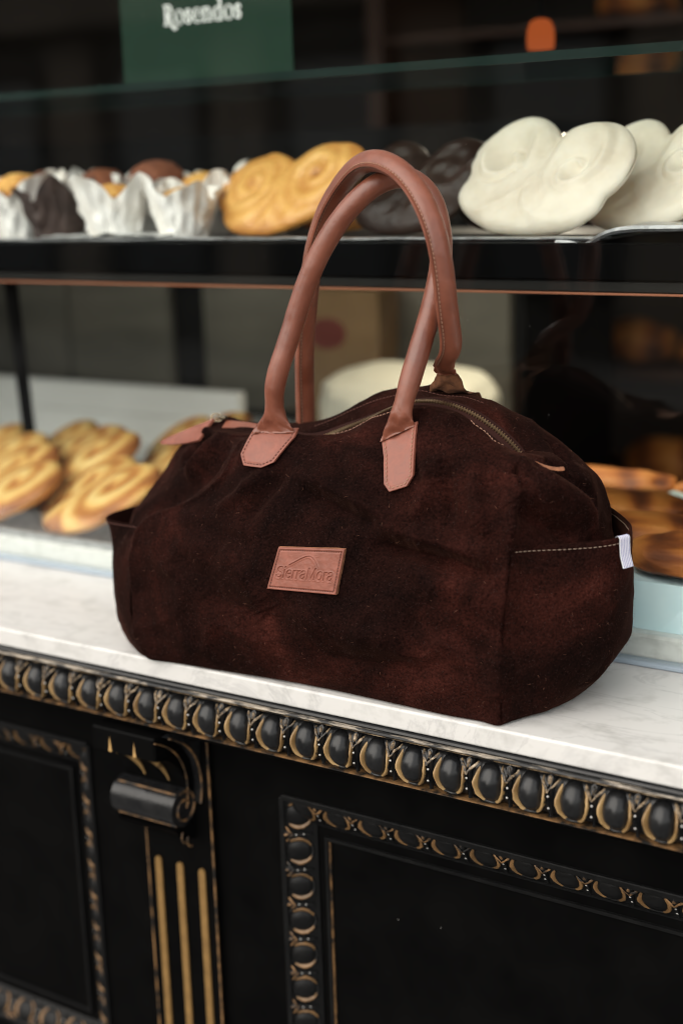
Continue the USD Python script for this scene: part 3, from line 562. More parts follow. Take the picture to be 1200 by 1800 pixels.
# serif lettering built stroke by stroke
def E(cx, cy, rx, ry, n=24): return affinity.scale(Point(cx, cy).buffer(1, n), rx, ry)
def stroke(p, w): return LineString(p).buffer(w/2, cap_style='flat')
def quad(*p): return Polygon(p)
def serif(x, y, w=.26, h=.05): return sbox(x-w/2, y, x+w/2, y+h)
def letter(ch):
    if ch == 'o': return E(.30, .26, .30, .275).difference(affinity.rotate(E(.30, .26, .155, .245), 12)), .60
    if ch == 'e':
        g = E(.29, .26, .285, .275).difference(E(.305, .26, .165, .235)).difference(sbox(.30, .12, .62, .265)); return shapely.union_all([g, sbox(.10, .265, .56, .31), E(.47, .10, .09, .05).intersection(E(.29, .26, .285, .275))]), .56
    if ch == 'n':
        a = E(.33, .30, .20, .235).difference(E(.30, .27, .11, .20)).intersection(sbox(.1, .28, .7, .7))
        return shapely.union_all([sbox(.07, 0, .20, .52), serif(.135, 0), serif(.10, .47, .18), a, sbox(.40, 0, .53, .33), serif(.465, 0)]), .62
    if ch == 'd':
        return shapely.union_all([E(.27, .25, .26, .265).difference(E(.29, .25, .13, .225)), sbox(.40, 0, .53, .78), serif(.37, .73, .20), serif(.53, 0, .16)]), .62
    if ch == 's':
        t = np.linspace(0, 1, 40); pts = np.stack([.21+.15*np.sin(2*np.pi*(t+.08))*np.where(t < .5, 1, 1), .48-.44*t], 1)
        s = shapely.union_all([LineString([(.355, .40), (.30, .47), (.20, .49), (.10, .44), (.08, .37), (.15, .30), (.27, .23), (.34, .15), (.32, .07), (.22, .03), (.12, .05), (.06, .13)]).buffer(.045), LineString([(.10, .38), (.18, .29), (.27, .23), (.33, .15)]).buffer(.07)]); return s, .43
    g = shapely.union_all([sbox(.10, 0, .25, .74), serif(.175, 0, .34), serif(.14, .69, .26), E(.30, .54, .27, .21).difference(E(.29, .54, .125, .16)).intersection(sbox(.2, .3, .7, .8)), sbox(.2, .69, .34, .745), sbox(.2, .325, .34, .375),
                           LineString([(.34, .34), (.42, .20), (.50, .02), (.62, -.10), (.78, -.13)]).buffer(.07, cap_style='flat'), LineString([(.60, -.12), (.72, -.16), (.84, -.06)]).buffer(.025)]); return g, .66
def word(txt, height, depth):
    x, out = 0., []
    for ch in txt:
        g, adv = letter(ch); out.append(affinity.translate(g, x, 0)); x += adv+.045
    g = affinity.scale(shapely.union_all(out), height/.74, height/.74, origin=(0, 0)); m = cat_([trimesh.creation.extrude_polygon(q, depth, engine='earcut') for q in getattr(g, 'geoms', [g]) if q.area > 1e-9])
    return m, x*height/.74
card = thing('green_card', 'green card with white lettering standing on the glass shelf', 'sign', (-.578, .455, 1.6555), (0, 0, 0))
CW = .292
part(card, 'board', boxb((0, 0, 0), (CW, .003, .215), .0006), 'sign_green')
m, wl = word('Rosendos', .0270, .0007); m.apply_scale([.135/wl, 1, 1]); v = m.vertices.copy(); m.vertices = np.stack([v[:, 0]+.079, -.0003-v[:, 2], v[:, 1]+.0845], 1); m.invert()
part(card, 'lettering', m, 'sign_white', False)

# ------------------------------------------------------------------ lower pastries, left
tr2 = tray('pastry_tray', 'silver tray under the golden pastries left of the bag', -1.02, -.36, .272, .80, 1.0305, .012, matte='tray_silver')
k = 0
lay = [(-.775, .350, 61, -30), (-.595, .350, 60, -36), (-.845, .405, 61, -30), (-.665, .405, 60, -34), (-.485, .410, 57, -38), (-.915, .465, 61, -30), (-.735, .465, 60, -34), (-.550, .465, 58, -36), (-.60, .585, 56, -36), (-.805, .530, 60, -32)]
names = ['swirled palmier cut by the left picture edge at the front of the silver tray', 'swirled golden palmier at the tray front nearest the bag pocket', 'palmier at the left picture edge, tucked behind the front one', 'golden palmier just behind the front one nearest the bag pocket', 'golden palmier half hidden by the left bag end', 'palmier furthest left, only its end inside the picture', 'golden palmier in the third row of the left heap', 'golden palmier below the pointed leather tab of the bag', 'golden palmier at the back beside the pointed leather tab', 'golden palmier in the last row, nearest the black shelf post']
for (x, y, ln, yw), nm in zip(lay, names):
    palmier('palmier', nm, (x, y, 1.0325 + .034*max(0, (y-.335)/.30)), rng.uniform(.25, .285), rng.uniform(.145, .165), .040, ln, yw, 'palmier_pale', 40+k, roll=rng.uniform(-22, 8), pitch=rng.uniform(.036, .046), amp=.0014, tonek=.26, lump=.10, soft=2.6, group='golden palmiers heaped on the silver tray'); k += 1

# ------------------------------------------------------------------ lower pastries, right
bx = thing('cake_box', 'pale blue card box under the brown pastries right of the bag', 'box')
part(bx, 'front_wall', boxb((.13, .285, 1.0303), (.95, .2872, 1.0855)), 'box_blue'); part(bx, 'bottom', boxb((.13, .2874, 1.0303), (.95, .74, 1.0325)), 'box_blue')
part(bx, 'side_wall', boxb((.13, .2874, 1.0327), (.1322, .74, 1.0855)), 'box_blue'); part(bx, 'side_wall', boxb((.9478, .2874, 1.0327), (.95, .74, 1.0855)), 'box_blue'); part(bx, 'back_wall', boxb((.1324, .7378, 1.0327), (.9476, .74, 1.0855)), 'box_blue')
part(bx, 'lid', boxb((.1324, .2874, 1.080), (.9476, .7376, 1.0815)), 'box_blue')
def bun(label, loc, size, yaw, seed, stripes=0, group='brown pastries in rows on the blue box'):
    c = trimesh.creation.icosphere(5, 1.); v = c.vertices
    u = np.sign(v)*np.abs(v)**np.array([.75, .9, .85])
    u[:, 2] = np.where(u[:, 2] < 0, u[:, 2]*.55, u[:, 2])
    n = meshkit.fbm(v*2.2+seed, 4)-.5
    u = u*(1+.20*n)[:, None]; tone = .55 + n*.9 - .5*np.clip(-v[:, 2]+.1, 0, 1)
    if stripes:
        s = np.cos(v[:, 0]*stripes*np.pi+v[:, 1]*2); u[:, 2] += .05*s*np.clip(v[:, 2]*3, 0, 1); tone = tone + .30*s
    c.vertices = u*np.asarray(size)/2; c.apply_transform(trimesh.transformations.rotation_matrix(math.radians(yaw), [0, 0, 1])); c.apply_translation([0, 0, -c.vertices[:, 2].min()])
    g = usdkit.mesh(stage, uniq('/World/pastry_bun'), c, look('bun_brown'), smooth=True); UsdGeom.XformCommonAPI(g).SetTranslate(Gf.Vec3d(*map(float, loc)))
    UsdGeom.PrimvarsAPI(g).CreatePrimvar('tone', Sdf.ValueTypeNames.FloatArray, 'vertex').Set(Vt.FloatArray.FromNumpy(tone.astype(np.float32)))
    tag(g.GetPrim(), label, 'pastry', group)
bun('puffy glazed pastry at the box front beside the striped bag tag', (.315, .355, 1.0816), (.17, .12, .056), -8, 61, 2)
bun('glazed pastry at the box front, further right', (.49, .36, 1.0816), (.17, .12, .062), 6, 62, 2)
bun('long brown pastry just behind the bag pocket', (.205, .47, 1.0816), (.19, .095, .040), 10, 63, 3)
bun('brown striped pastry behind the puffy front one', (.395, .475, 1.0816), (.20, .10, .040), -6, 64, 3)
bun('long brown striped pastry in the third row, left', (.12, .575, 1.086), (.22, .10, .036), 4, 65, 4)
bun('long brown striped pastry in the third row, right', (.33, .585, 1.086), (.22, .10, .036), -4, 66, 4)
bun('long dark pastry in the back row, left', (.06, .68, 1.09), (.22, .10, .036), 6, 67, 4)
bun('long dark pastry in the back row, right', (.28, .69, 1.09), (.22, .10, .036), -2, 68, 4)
# ------------------------------------------------------------------ things further back in the shop
cl = thing('cream_bundle', 'cream cloth bundle glowing pale behind the bag handles', 'cloth', (-.405, .95, 1.0305))
c = trimesh.creation.icosphere(5, 1.); v = c.vertices; c.vertices = np.sign(v)*np.abs(v)**np.array([.6, .8, .55])*np.array([.155, .12, .088])*(1+.14*(meshkit.fbm(v*2+4, 3)-.5))[:, None]; c.vertices[:, 2] -= c.vertices[:, 2].min()
part(cl, 'cloth', c, 'cloth_cream', True)
cb = thing('cardboard_box', 'brown cardboard box with a red printed spot standing behind the cream bundle', 'box', (-.715, 1.10, 1.0305), (0, 0, 14))
part(cb, 'carton', boxb((0, 0, 0), (.145, .13, .285), .002), 'cardboard'); part(cb, 'flap', boxb((.002, .001, .2853), (.143, .064, .287)), 'cardboard')
m = trimesh.creation.cylinder(.030, .001, sections=28); m.apply_transform(trimesh.transformations.rotation_matrix(math.pi/2, [1, 0, 0])); m.apply_scale([1.25, 1, 1]); m.apply_translation([.042, -.0008, .205]); part(cb, 'printed_spot', m, 'print_red')
rack = thing('bread_rack', 'dark wooden bread rack against the back of the shop', 'rack')
for x in (-1.15, .55): part(rack, 'upright', boxb((x-.025, 2.10, .001), (x+.025, 2.55, 2.2), .003), 'rack_wood')
for z in (.72, 1.02, 1.45, 1.85): part(rack, 'board', boxb((-1.124, 2.12, z), (.524, 2.54, z+.02), .003), 'rack_wood')
def loaf(loc, s, yaw, seed, label):
    bun(label, loc, s, yaw, seed, 2, 'loaves on the dark rack')
loaf((-.74, 2.24, 1.041), (.22, .16, .13), 8, 81, 'orange brown loaf on the rack, leftmost of the three on its shelf')
loaf((-.50, 2.26, 1.041), (.23, .16, .14), -5, 86, 'orange brown loaf on the rack, middle one of its shelf')
loaf((-.26, 2.25, 1.041), (.22, .16, .12), -6, 82, 'orange brown loaf on the rack, nearest the right picture edge')
loaf((-.66, 2.24, .741), (.22, .16, .16), 5, 83, 'low dim loaf on the bottom rack shelf, left')
loaf((-.40, 2.26, .741), (.22, .16, .14), -5, 84, 'low dim loaf on the bottom rack shelf, right')
loaf((-.52, 2.26, 1.471), (.24, .16, .12), -5, 85, 'dim loaf on the upper rack shelf')
loaf((-.50, 2.26, 1.871), (.20, .15, .10), -5, 88, 'dim loaf on the top rack shelf at the picture top')
lamp = thing('pendant_lamp', 'small orange glowing lamp hanging high in the dark shop', 'lamp', (-.080, .78, 1.697))
part(lamp, 'shade', cat_([lathe([(.0175, 0), (.0190, .002), (.0200, .014), (.0190, .028), (.0150, .038), (.0080, .042), (.001, .042)], 24), lathe([(.0145, .036), (.0170, .020), (.0170, 0)], 24)]), 'lamp_glow', 40)
part(lamp, 'stem', trimesh.creation.cylinder(.003, .94, sections=10).apply_translation([0, 0, .042+.47]), 'shelf_black')
dl = UsdLux.DiskLight.Define(stage, str(lamp.GetPath()) + '/bulb'); dl.CreateRadiusAttr(.016); dl.CreateIntensityAttr(850.0); dl.CreateColorAttr(Gf.Vec3f(1, .87, .68)); dl.AddTranslateOp().Set(Gf.Vec3d(0, 0, .009))
#BAG#
# ------------------------------------------------------------------ the bag
bag = thing('duffel_bag', 'dark brown suede weekend bag with tan leather handles standing on the marble ledge', 'bag', (-.205, .006, 1.0), (0, 0, math.degrees(math.atan2(.037, .9993))))
_e1 = np.array([.9993, .037, 0]); _e2 = np.array([-.037, .9993, 0]); _o = np.array([-.205, .006, 1.0])
def loc_(p): p = np.asarray(p, float) - _o; return np.stack([p @ _e1, p @ _e2, p[..., 2]], -1)
# control net: rows bottom to top; columns FL, front x5, FR, right end x3, BR, back x5, BL, left end x3
LB = .432
rows = [
 # front (a, d, z) x7, right end x3, BR, back x5, BL, left end x3
 [[(.04, .05, .004), (.09, .05, .004), (.16, .05, .004), (.24, .05, .004), (.32, .05, .004), (.37, .05, .004), (.40, .05, .004)], [(.41, .08, .004), (.42, .11, .004), (.41, .14, .004)], (.40, .15, .004), [(.35, .15, .004), (.28, .15, .004), (.2, .15, .004), (.13, .15, .004), (.07, .15, .004)], (.0, .15, .004), [(-.02, .13, .004), (-.03, .10, .004), (0, .07, .004)]],
 [[(-.002, .002, .002), (.065, .009, .0015), (.15, .013, .0015), (.24, .012, .0015), (.325, .005, .0015), (.388, .001, .0015), (.430, .0, .001)], [(.452, .048, .001), (.467, .105, .0015), (.462, .165, .002)], (.44, .2, .002), [(.38, .205, .002), (.3, .207, .002), (.2, .207, .002), (.12, .207, .002), (.05, .205, .002)], (-.02, .2, .002), [(-.058, .155, .002), (-.078, .098, .002), (-.052, .040, .002)]],
 [[(-.012, .0, .016), (.060, .001, .014), (.15, .003, .013), (.24, .003, .013), (.325, -.002, .013), (.388, -.003, .013), (.431, -.003, .012)], [(.460, .046, .014), (.484, .105, .018), (.474, .17, .02)], (.447, .204, .015), [(.38, .210, .015), (.3, .213, .015), (.2, .213, .015), (.12, .213, .015), (.05, .21, .015)], (-.025, .204, .015), [(-.068, .160, .018), (-.094, .098, .018), (-.066, .040, .018)]],
 [[(-.030, .010, .06), (.055, -.003, .06), (.15, -.008, .06), (.24, -.010, .06), (.325, -.010, .06), (.388, -.007, .06), (.432, -.004, .06)], [(.474, .044, .06), (.507, .105, .06), (.49, .172, .06)], (.452, .207, .06), [(.38, .217, .06), (.3, .22, .06), (.2, .22, .06), (.12, .22, .06), (.05, .217, .06)], (-.03, .207, .06), [(-.075, .160, .06), (-.097, .098, .06), (-.078, .045, .06)]],
 [[(-.030, .014, .11), (.055, -.004, .11), (.15, -.011, .11), (.24, -.014, .11), (.325, -.013, .11), (.388, -.007, .11), (.434, -.002, .11)], [(.474, .048, .11), (.503, .108, .11), (.488, .172, .11)], (.455, .206, .11), [(.38, .217, .11), (.3, .22, .11), (.2, .22, .11), (.12, .22, .11), (.05, .217, .11)], (-.03, .206, .11), [(-.078, .160, .11), (-.098, .10, .11), (-.075, .050, .11)]],
 [[(-.018, .026, .155), (.065, .004, .16), (.15, -.004, .16), (.24, -.006, .16), (.325, -.004, .16), (.388, .002, .16), (.437, .006, .165)], [(.470, .052, .155), (.493, .11, .155), (.480, .170, .155)], (.455, .202, .155), [(.38, .212, .16), (.3, .215, .16), (.2, .215, .16), (.12, .215, .16), (.05, .212, .16)], (-.02, .204, .155), [(-.066, .160, .15), (-.088, .11, .148), (-.060, .060, .15)]],
 [[(.058, .033, .195), (.105, .022, .203), (.17, .012, .205), (.245, .010, .205), (.325, .012, .207), (.388, .014, .21), (.438, .014, .215)], [(.466, .055, .198), (.484, .112, .195), (.475, .160, .195)], (.453, .193, .198), [(.38, .200, .205), (.3, .204, .205), (.2, .204, .205), (.12, .204, .205), (.055, .20, .205)], (-.005, .19, .195), [(-.040, .168, .196), (-.058, .13, .195), (-.012, .075, .195)]],
 [[(.098, .040, .237), (.128, .034, .243), (.178, .030, .243), (.245, .030, .247), (.325, .030, .252), (.388, .030, .252), (.437, .032, .250)], [(.457, .060, .236), (.468, .112, .232), (.464, .150, .228)], (.448, .175, .232), [(.385, .186, .248), (.31, .190, .258), (.215, .188, .252), (.13, .182, .235), (.07, .178, .236)], (.012, .165, .232), [(-.005, .152, .236), (-.022, .132, .240), (.030, .085, .236)]],
 [[(.100, .062, .256), (.130, .056, .263), (.165, .058, .262), (.228, .066, .268), (.300, .068, .293), (.360, .066, .288), (.415, .066, .264)], [(.440, .083, .252), (.450, .108, .246), (.448, .128, .244)], (.440, .143, .252), [(.392, .150, .282), (.315, .152, .305), (.232, .152, .306), (.155, .150, .270), (.075, .145, .257)], (.030, .138, .259), [(.012, .130, .256), (.004, .118, .252), (.045, .090, .255)]],
 [[(.100, .088, .256), (.125, .089, .254), (.160, .0895, .2480), (.216, .086, .2660), (.285, .0825, .2970), (.355, .081, .2935), (.412, .079, .2600)], [(.418, .081, .2580), (.420, .086, .2570), (.418, .091, .2580)], (.412, .093, .2610), [(.355, .093, .2970), (.285, .095, .3005), (.216, .099, .2690), (.160, .101, .2505), (.125, .102, .255)], (.100, .099, .256), [(.093, .096, .2555), (.091, .093, .2550), (.093, .090, .2550)]],
 [[(.104, .094, .2510), (.125, .0955, .2490), (.160, .0955, .2430), (.216, .0925, .2610), (.285, .0885, .2925), (.355, .087, .2890), (.408, .086, .2560)], [(.409, .086, .2560), (.410, .086, .2560), (.409, .086, .2560)], (.408, .0861, .2560), [(.355, .0871, .2890), (.285, .0886, .2925), (.216, .0926, .2610), (.160, .0956, .2430), (.125, .0956, .2490)], (.104, .0941, .2510), [(.103, .094, .2510), (.102, .094, .2510), (.103, .094, .2510)]],
]
NETL = []
for f7, r3, br, b5, bl, l3 in rows: NETL.append(list(f7) + list(r3) + [br] + list(b5) + [bl] + list(l3))
NET = np.array(NETL, float)                                    # (rows, 20, 3)
knots = list(range(20)); ins = {5.72: (5, 6, .72), 6.22: (6, 7, .22), .2: (0, 1, .2), 19.8: (19, 20, .8)}
cols = [(float(k), NET[:, k]) for k in range(20)] + [(p, NET[:, i]*(1-w) + NET[:, j % 20]*w) for p, (i, j, w) in ins.items()]
cols.sort(key=lambda c: c[0]); kp = np.array([c[0] for c in cols] + [20.]); KN = np.stack([c[1] for c in cols] + [cols[0][1]], 1)
NU, NV = 560, 250
uu = np.linspace(0, 20, NU, endpoint=False)
A1 = CubicSpline(kp, KN, axis=1, bc_type='periodic')(uu)        # (rows, NU, 3)
rp = np.array([0, .6, 1, 2, 3, 4, 5, 6, 7, 7.85, 8.])
vv_ = np.linspace(0, 8, NV)
BODY = PchipInterpolator(rp, A1, axis=0)(vv_)                    # (NV, NU, 3)
def blur_rows(P, k):
    w = np.hanning(2*k+3)[1:-1]; w /= w.sum(); Q = np.pad(P, ((k, k), (0, 0), (0, 0)), mode='edge'); return sum(w[i]*Q[i:i+len(P)] for i in range(2*k+1))
BODY = np.concatenate([BODY[:26], blur_rows(BODY, 7)[26:-14], BODY[-14:]], 0)
def normals(P):
    du = np.roll(P, -1, 1) - np.roll(P, 1, 1); dv = np.gradient(P, axis=0); n = np.cross(du, dv); return n/(np.linalg.norm(n, axis=2, keepdims=True)+1e-12)
N0 = normals(BODY)
if (N0[NV//2, 60] @ np.array([0, -1, 0])) < 0: N0 = -N0
flat = BODY.reshape(-1, 3); tree0 = cKDTree(flat)
disp = np.zeros((NV, NU))
def crease(pts, width, amp, n=60, snap=True):
    """dent (amp < 0) or raise (amp > 0) the leather along a line over the surface"""
    q = spline(np.asarray(pts, float), n)
    if snap: q = flat[tree0.query(q)[1]]
    d = cKDTree(q).query(BODY.reshape(-1, 3))
    e = np.minimum(d[1], n-1-d[1])/(n*.22); disp_ = amp*np.exp(-(d[0]/width)**2)*np.clip(e, .0, 1)**.7
    return disp_.reshape(NV, NU)
env = np.clip(BODY[..., 2]/.03, 0, 1)*np.clip((8-vv_)/1.2, 0, 1)[:, None]
L3 = BODY*1.0
disp += env*.0115*(meshkit.fbm(L3*np.array([9, 9, 13]) + 5.2, 3)-.5)
disp += env*.0058*(meshkit.fbm(L3*np.array([26, 26, 34]) + 1.7, 3)-.5)
rdg = 1-np.abs(2*meshkit.fbm(L3*np.array([13, 13, 10]) + 9.1, 2)-1)
disp += env*.0070*(rdg**3-.35)
# folds seen on the front: long sag across the right half, slumps below the handles
disp += crease([(.29, 0, .172), (.335, 0, .168), (.38, 0, .160), (.425, 0, .150)], .0085, -0.0165)
disp += crease([(.29, 0, .188), (.335, 0, .184), (.38, 0, .178), (.42, 0, .170)], .010, 0.0116)
disp += crease([(.33, 0, .145), (.38, 0, .138), (.42, 0, .130)], .014, 0.0077)
disp += crease([(.185, .02, .232), (.225, .02, .222), (.275, .02, .205), (.33, .02, .185)], .010, 0.0126)
disp += crease([(.20, .02, .213), (.25, .02, .198), (.30, .02, .180)], .010, -0.0097)
disp += crease([(.335, .03, .255), (.345, .02, .225), (.335, .01, .195)], .007, 0.0088)
disp += crease([(.355, .03, .26), (.368, .02, .225), (.372, .01, .19)], .007, -0.0097)
disp += crease([(.395, .03, .25), (.40, .02, .22), (.412, .01, .19)], .009, 0.0077)
disp += crease([(.10, .0, .145), (.14, .0, .12), (.17, .0, .085)], .016, 0.0097)
disp += crease([(.04, .0, .13), (.09, .0, .10), (.12, .0, .06)], .015, -0.0097)
disp += crease([(.20, .0, .10), (.27, .0, .085), (.34, .0, .09)], .020, 0.0097)
disp += crease([(.22, .0, .055), (.30, .0, .05), (.40, .0, .06)], .014, -0.0077)
disp += crease([(.155, .03, .235), (.13, .02, .205), (.09, .02, .18)], .008, 0.0097)
disp += crease([(.175, .03, .235), (.16, .02, .205), (.13, .01, .175)], .009, -0.0097)
disp += crease([(.425, .062, .266), (.436, .040, .250), (.436, .024, .228), (.4385, .014, .205), (.4375, .008, .172)], .0055, .0045)
disp += crease([(.300, .045, .272), (.330, .030, .245), (.352, .020, .222)], .006, -.0045)
disp += crease([(.225, .05, .262), (.240, .035, .240), (.262, .022, .222)], .007, -.0045)
disp += crease([(.05, .02, .165), (.10, .01, .158), (.155, 0, .150)], .011, -.0055)
disp += crease([(.36, 0, .10), (.395, 0, .085), (.425, 0, .062)], .010, -.005)
# seam piping along the four upright corners of the front panel
disp += crease([(.432, 0, .01), (.432, -.004, .06), (.434, -.002, .11), (.437, .006, .165), (.438, .014, .215), (.437, .032, .25)], .0030, .0022)
disp += crease([(.440, .012, .02), (.442, .01, .06), (.444, .012, .11), (.446, .016, .165), (.445, .026, .215)], .0030, -.0025)
disp += crease([(-.030, .010, .05), (-.030, .014, .11), (-.018, .026, .155), (.058, .033, .195), (.098, .040, .237), (.100, .062, .256)], .0035, .0030)
disp += crease([(-.030, .045, .165), (.02, .058, .193), (.065, .060, .228), (.08, .075, .252)], .014, -.011)
# right end slump: rolled ridge and the valley under it
disp += crease([(.440, .034, .246), (.455, .058, .228), (.474, .085, .207), (.490, .108, .180)], .0125, 0.0166)
disp += crease([(.437, .020, .226), (.452, .045, .200), (.476, .078, .176)], .010, -0.0166)
disp += crease([(.440, .080, .250), (.468, .105, .226), (.482, .13, .205)], .008, -0.0117)
disp += crease([(.425, .135, .262), (.450, .120, .243), (.462, .108, .232)], .006, -0.0078)
disp += crease([(.432, .030, .262), (.437, .034, .245), (.436, .028, .232)], .005, -0.0117)
# left end: pinch below the tab
disp += crease([(.03, .10, .25), (.012, .10, .225), (-.002, .10, .20)], .008, -0.0157)
disp += crease([(.055, .085, .25), (.035, .075, .225), (.01, .07, .20)], .010, 0.0117)
# zip edges: welt ridge on the front edge
disp += crease([(.165, .058, .262), (.228, .066, .268), (.300, .068, .293), (.360, .066, .288), (.415, .066, .264)], .006, .0018)
BODY2 = BODY + N0*disp[..., None]
BODY2[..., 2] = np.maximum(BODY2[..., 2], .0008)
bm = grid_mesh(np.transpose(BODY2, (1, 0, 2)), close_u=True)
if (trimesh.Trimesh(bm.vertices, bm.faces, process=False).volume) < 0: bm.invert()
nb = len(bm.vertices); capv = np.vstack([bm.vertices, BODY2[0].mean(0)]); iu = np.arange(NU)*NV; capf = np.stack([np.roll(iu, -1), iu, np.full(NU, nb)], 1)
bm = trimesh.Trimesh(capv, np.vstack([bm.faces, capf]), process=False)
body = part(bag, 'body', bm, 'suede', True)
btree = cKDTree(BODY2.reshape(-1, 3)); N2 = normals(BODY2); N2 = np.where((N2*N0).sum(2, keepdims=True) < 0, -N2, N2)
fmask = (BODY2[..., 1] < .075) & (N2[..., 1] < .2)
from scipy.interpolate import LinearNDInterpolator
fa = BODY2[fmask]; fi = LinearNDInterpolator(fa[:, [0, 2]], fa[:, 1]); fn = cKDTree(fa[:, [0, 2]])
def front_d(a, z):
    d = fi(a, z); bad = np.isnan(d); d[bad] = fa[fn.query(np.stack([a, z], -1)[bad])[1], 1]; return d

# end pockets: a thin wall that wraps the end, standing away at the lip
def pocket(net, label, sign):
    net = np.array(net, float); nr, nc = net.shape[:2]
    S = CubicSpline(np.arange(nc), net, axis=1)(np.linspace(0, nc-1, 150)); S = PchipInterpolator(np.arange(nr), S, axis=0)(np.linspace(0, nr-1, 90))
    du = np.gradient(S, axis=1); dv = np.gradient(S, axis=0); n = np.cross(du, dv); n /= np.linalg.norm(n, axis=2, keepdims=True)
    c = np.array([.20, .10, .08]); 
    if ((S-c)*n).sum() < 0: n = -n
    S = S + n*(.0055*(meshkit.fbm(S*np.array([16, 16, 18])+3.3, 3)-.5) + .0016*(meshkit.fbm(S*60+3, 2)-.5))[..., None]*np.clip(np.minimum(np.linspace(0, 8, 150), np.linspace(8, 0, 150)), 0, 1)[None, :, None]
    if sign > 0:
        q = np.array([(.445, .015, .012), (.448, .02, .06)])
    I = S - n*.0026
    P = np.concatenate([S, (S[-1:]+I[-1:])/2 + np.array([0, 0, .0012]), I[::-1]], 0)
    m = grid_mesh(P); 
    if (m.face_normals*(m.triangles_center-(S+I).mean((0, 1))/2)).sum() < 0: m.invert()
    p = part(bag, 'end_pocket', m, 'suede', True, label=label); return S, n, p
RP = [[(.4335, .0005, .004), (.455, .045, .003), (.470, .105, .003), (.466, .168, .004), (.438, .204, .004)],
      [(.4345, -.002, .016), (.464, .042, .016), (.492, .103, .026), (.482, .172, .028), (.446, .208, .02)],
      [(.4350, -.003, .06), (.480, .040, .06), (.518, .100, .072), (.500, .174, .06), (.452, .211, .06)],
      [(.4370, -.001, .11), (.482, .044, .11), (.521, .099, .115), (.502, .174, .11), (.456, .210, .11)],
      [(.4390, .006, .155), (.482, .050, .153), (.5225, .097, .155), (.500, .172, .155), (.456, .206, .155)],
      [(.4395, .010, .1805), (.481, .053, .178), (.5235, .0955, .1815), (.497, .162, .1835), (.457, .203, .185)]]
LP = [[(-.004, .001, .004), (-.055, .037, .004), (-.082, .095, .004), (-.062, .158, .004), (-.022, .204, .004)],
      [(-.014, -.001, .016), (-.070, .036, .018), (-.098, .095, .018), (-.073, .163, .018), (-.027, .208, .018)],
      [(-.033, .009, .06), (-.082, .041, .06), (-.102, .092, .06), (-.082, .163, .06), (-.033, .211, .06)],
      [(-.033, .013, .10), (-.082, .045, .10), (-.106, .090, .10), (-.084, .163, .10), (-.033, .210, .10)],
      [(-.027, .022, .13), (-.078, .050, .13), (-.112, .085, .128), (-.085, .160, .13), (-.030, .208, .13)],
      [(-.022, .0265, .149), (-.072, .050, .144), (-.116, .080, .1425), (-.084, .158, .150), (-.026, .207, .155)]]
RS, RN, rpk = pocket(RP, None, 1); LS, LN, lpk = pocket(LP, None, -1)
def stitches(path, nrm, length, gap, r, up=None):
    """a row of thread stitches along a path lying on a surface"""
    s = np.r_[0, np.cumsum(np.linalg.norm(np.diff(path, axis=0), axis=1))]; out = []; x = 0.
    f = lambda A, t: np.stack([np.interp(t, s, A[:, k]) for k in range(3)], -1)
    while x + length < s[-1]:
        t = np.linspace(x, x+length, 5); p = f(path, t) + f(nrm, t)*r*np.array([-.5, .7, .9, .7, -.5])[:, None]; out.append(tube(p, [r*.55, r, r, r, r*.55], 5, ref=f(nrm, t)[2])); x += length+gap
    return cat_(out)
part(rpk, 'stitching', stitches(RS[-5, 4:76]+RN[-5, 4:76]*.0001, RN[-5, 4:76], .0034, .0016, .00045), 'thread_grey', True, kind='stuff')
part(rpk, 'stitching', stitches((RS[-5, 76:146]-RN[-5, 76:146]*.0027), -RN[-5, 76:146], .0034, .0016, .0005), 'thread_grey', True, kind='stuff')
part(lpk, 'stitching', stitches(LS[-5, 4:76], LN[-5, 4:76], .0034, .0016, .0005), 'thread_dark', True, kind='stuff')
# woven striped tag folded over the pocket lip
i0 = 71; lip = RS[-1, i0]; nn = RN[-1, i0]; tdir = RS[-1, i0+4]-RS[-1, i0-4]; tdir /= np.linalg.norm(tdir)
prof = [(-.0032, -.014), (-.0030, -.006), (-.0022, .0006), (0, .0018), (.0016, .0012), (.0026, -.004), (.0030, -.010), (.0036, -.016), (.0052, -.022), (.0075, -.029)]
TG = np.array([[lip + tdir*(s*.0078) + nn*p + np.array([0, 0, q]) - np.array([0, 0, .0008*s]) for s in np.linspace(-1, 1, 9)] for p, q in spline([(0, *p) for p in prof], 40)[:, 1:]])
tg = part(rpk, 'fabric_tag', cat_([grid_mesh(TG), grid_mesh(TG + (np.array([.0, 0, 0])-nn)*.0009, flip=True)]), 'tag_white', True, label='folded white cloth tag with blue stripes')
st = []
for s in np.linspace(-.8, .8, 6):
    w = .00042; c = [np.array([[np.array([np.interp(s+e, np.linspace(-1, 1, 9), TG[j, :, k]) for k in range(3)]) for e in (-w/.0078*.55, w/.0078*.55)] for j in range(40)])]
    q = c[0]; up = np.gradient(q, axis=0)[:, :1]; up /= np.linalg.norm(up, axis=2, keepdims=True); off = np.cross(up, np.broadcast_to(tdir, up.shape)); off = np.where((off*nn).sum(2, keepdims=True) < 0, off, off)
    o1 = q + off*.0004; o2 = q - off*.0004; st.append(np.stack([o1[:, 0], o1[:, 1], o2[:, 1], o2[:, 0]], 1))
part(tg, 'stripe', cat_([grid_mesh(x, close_v=True) for x in st]), 'tag_blue', False)

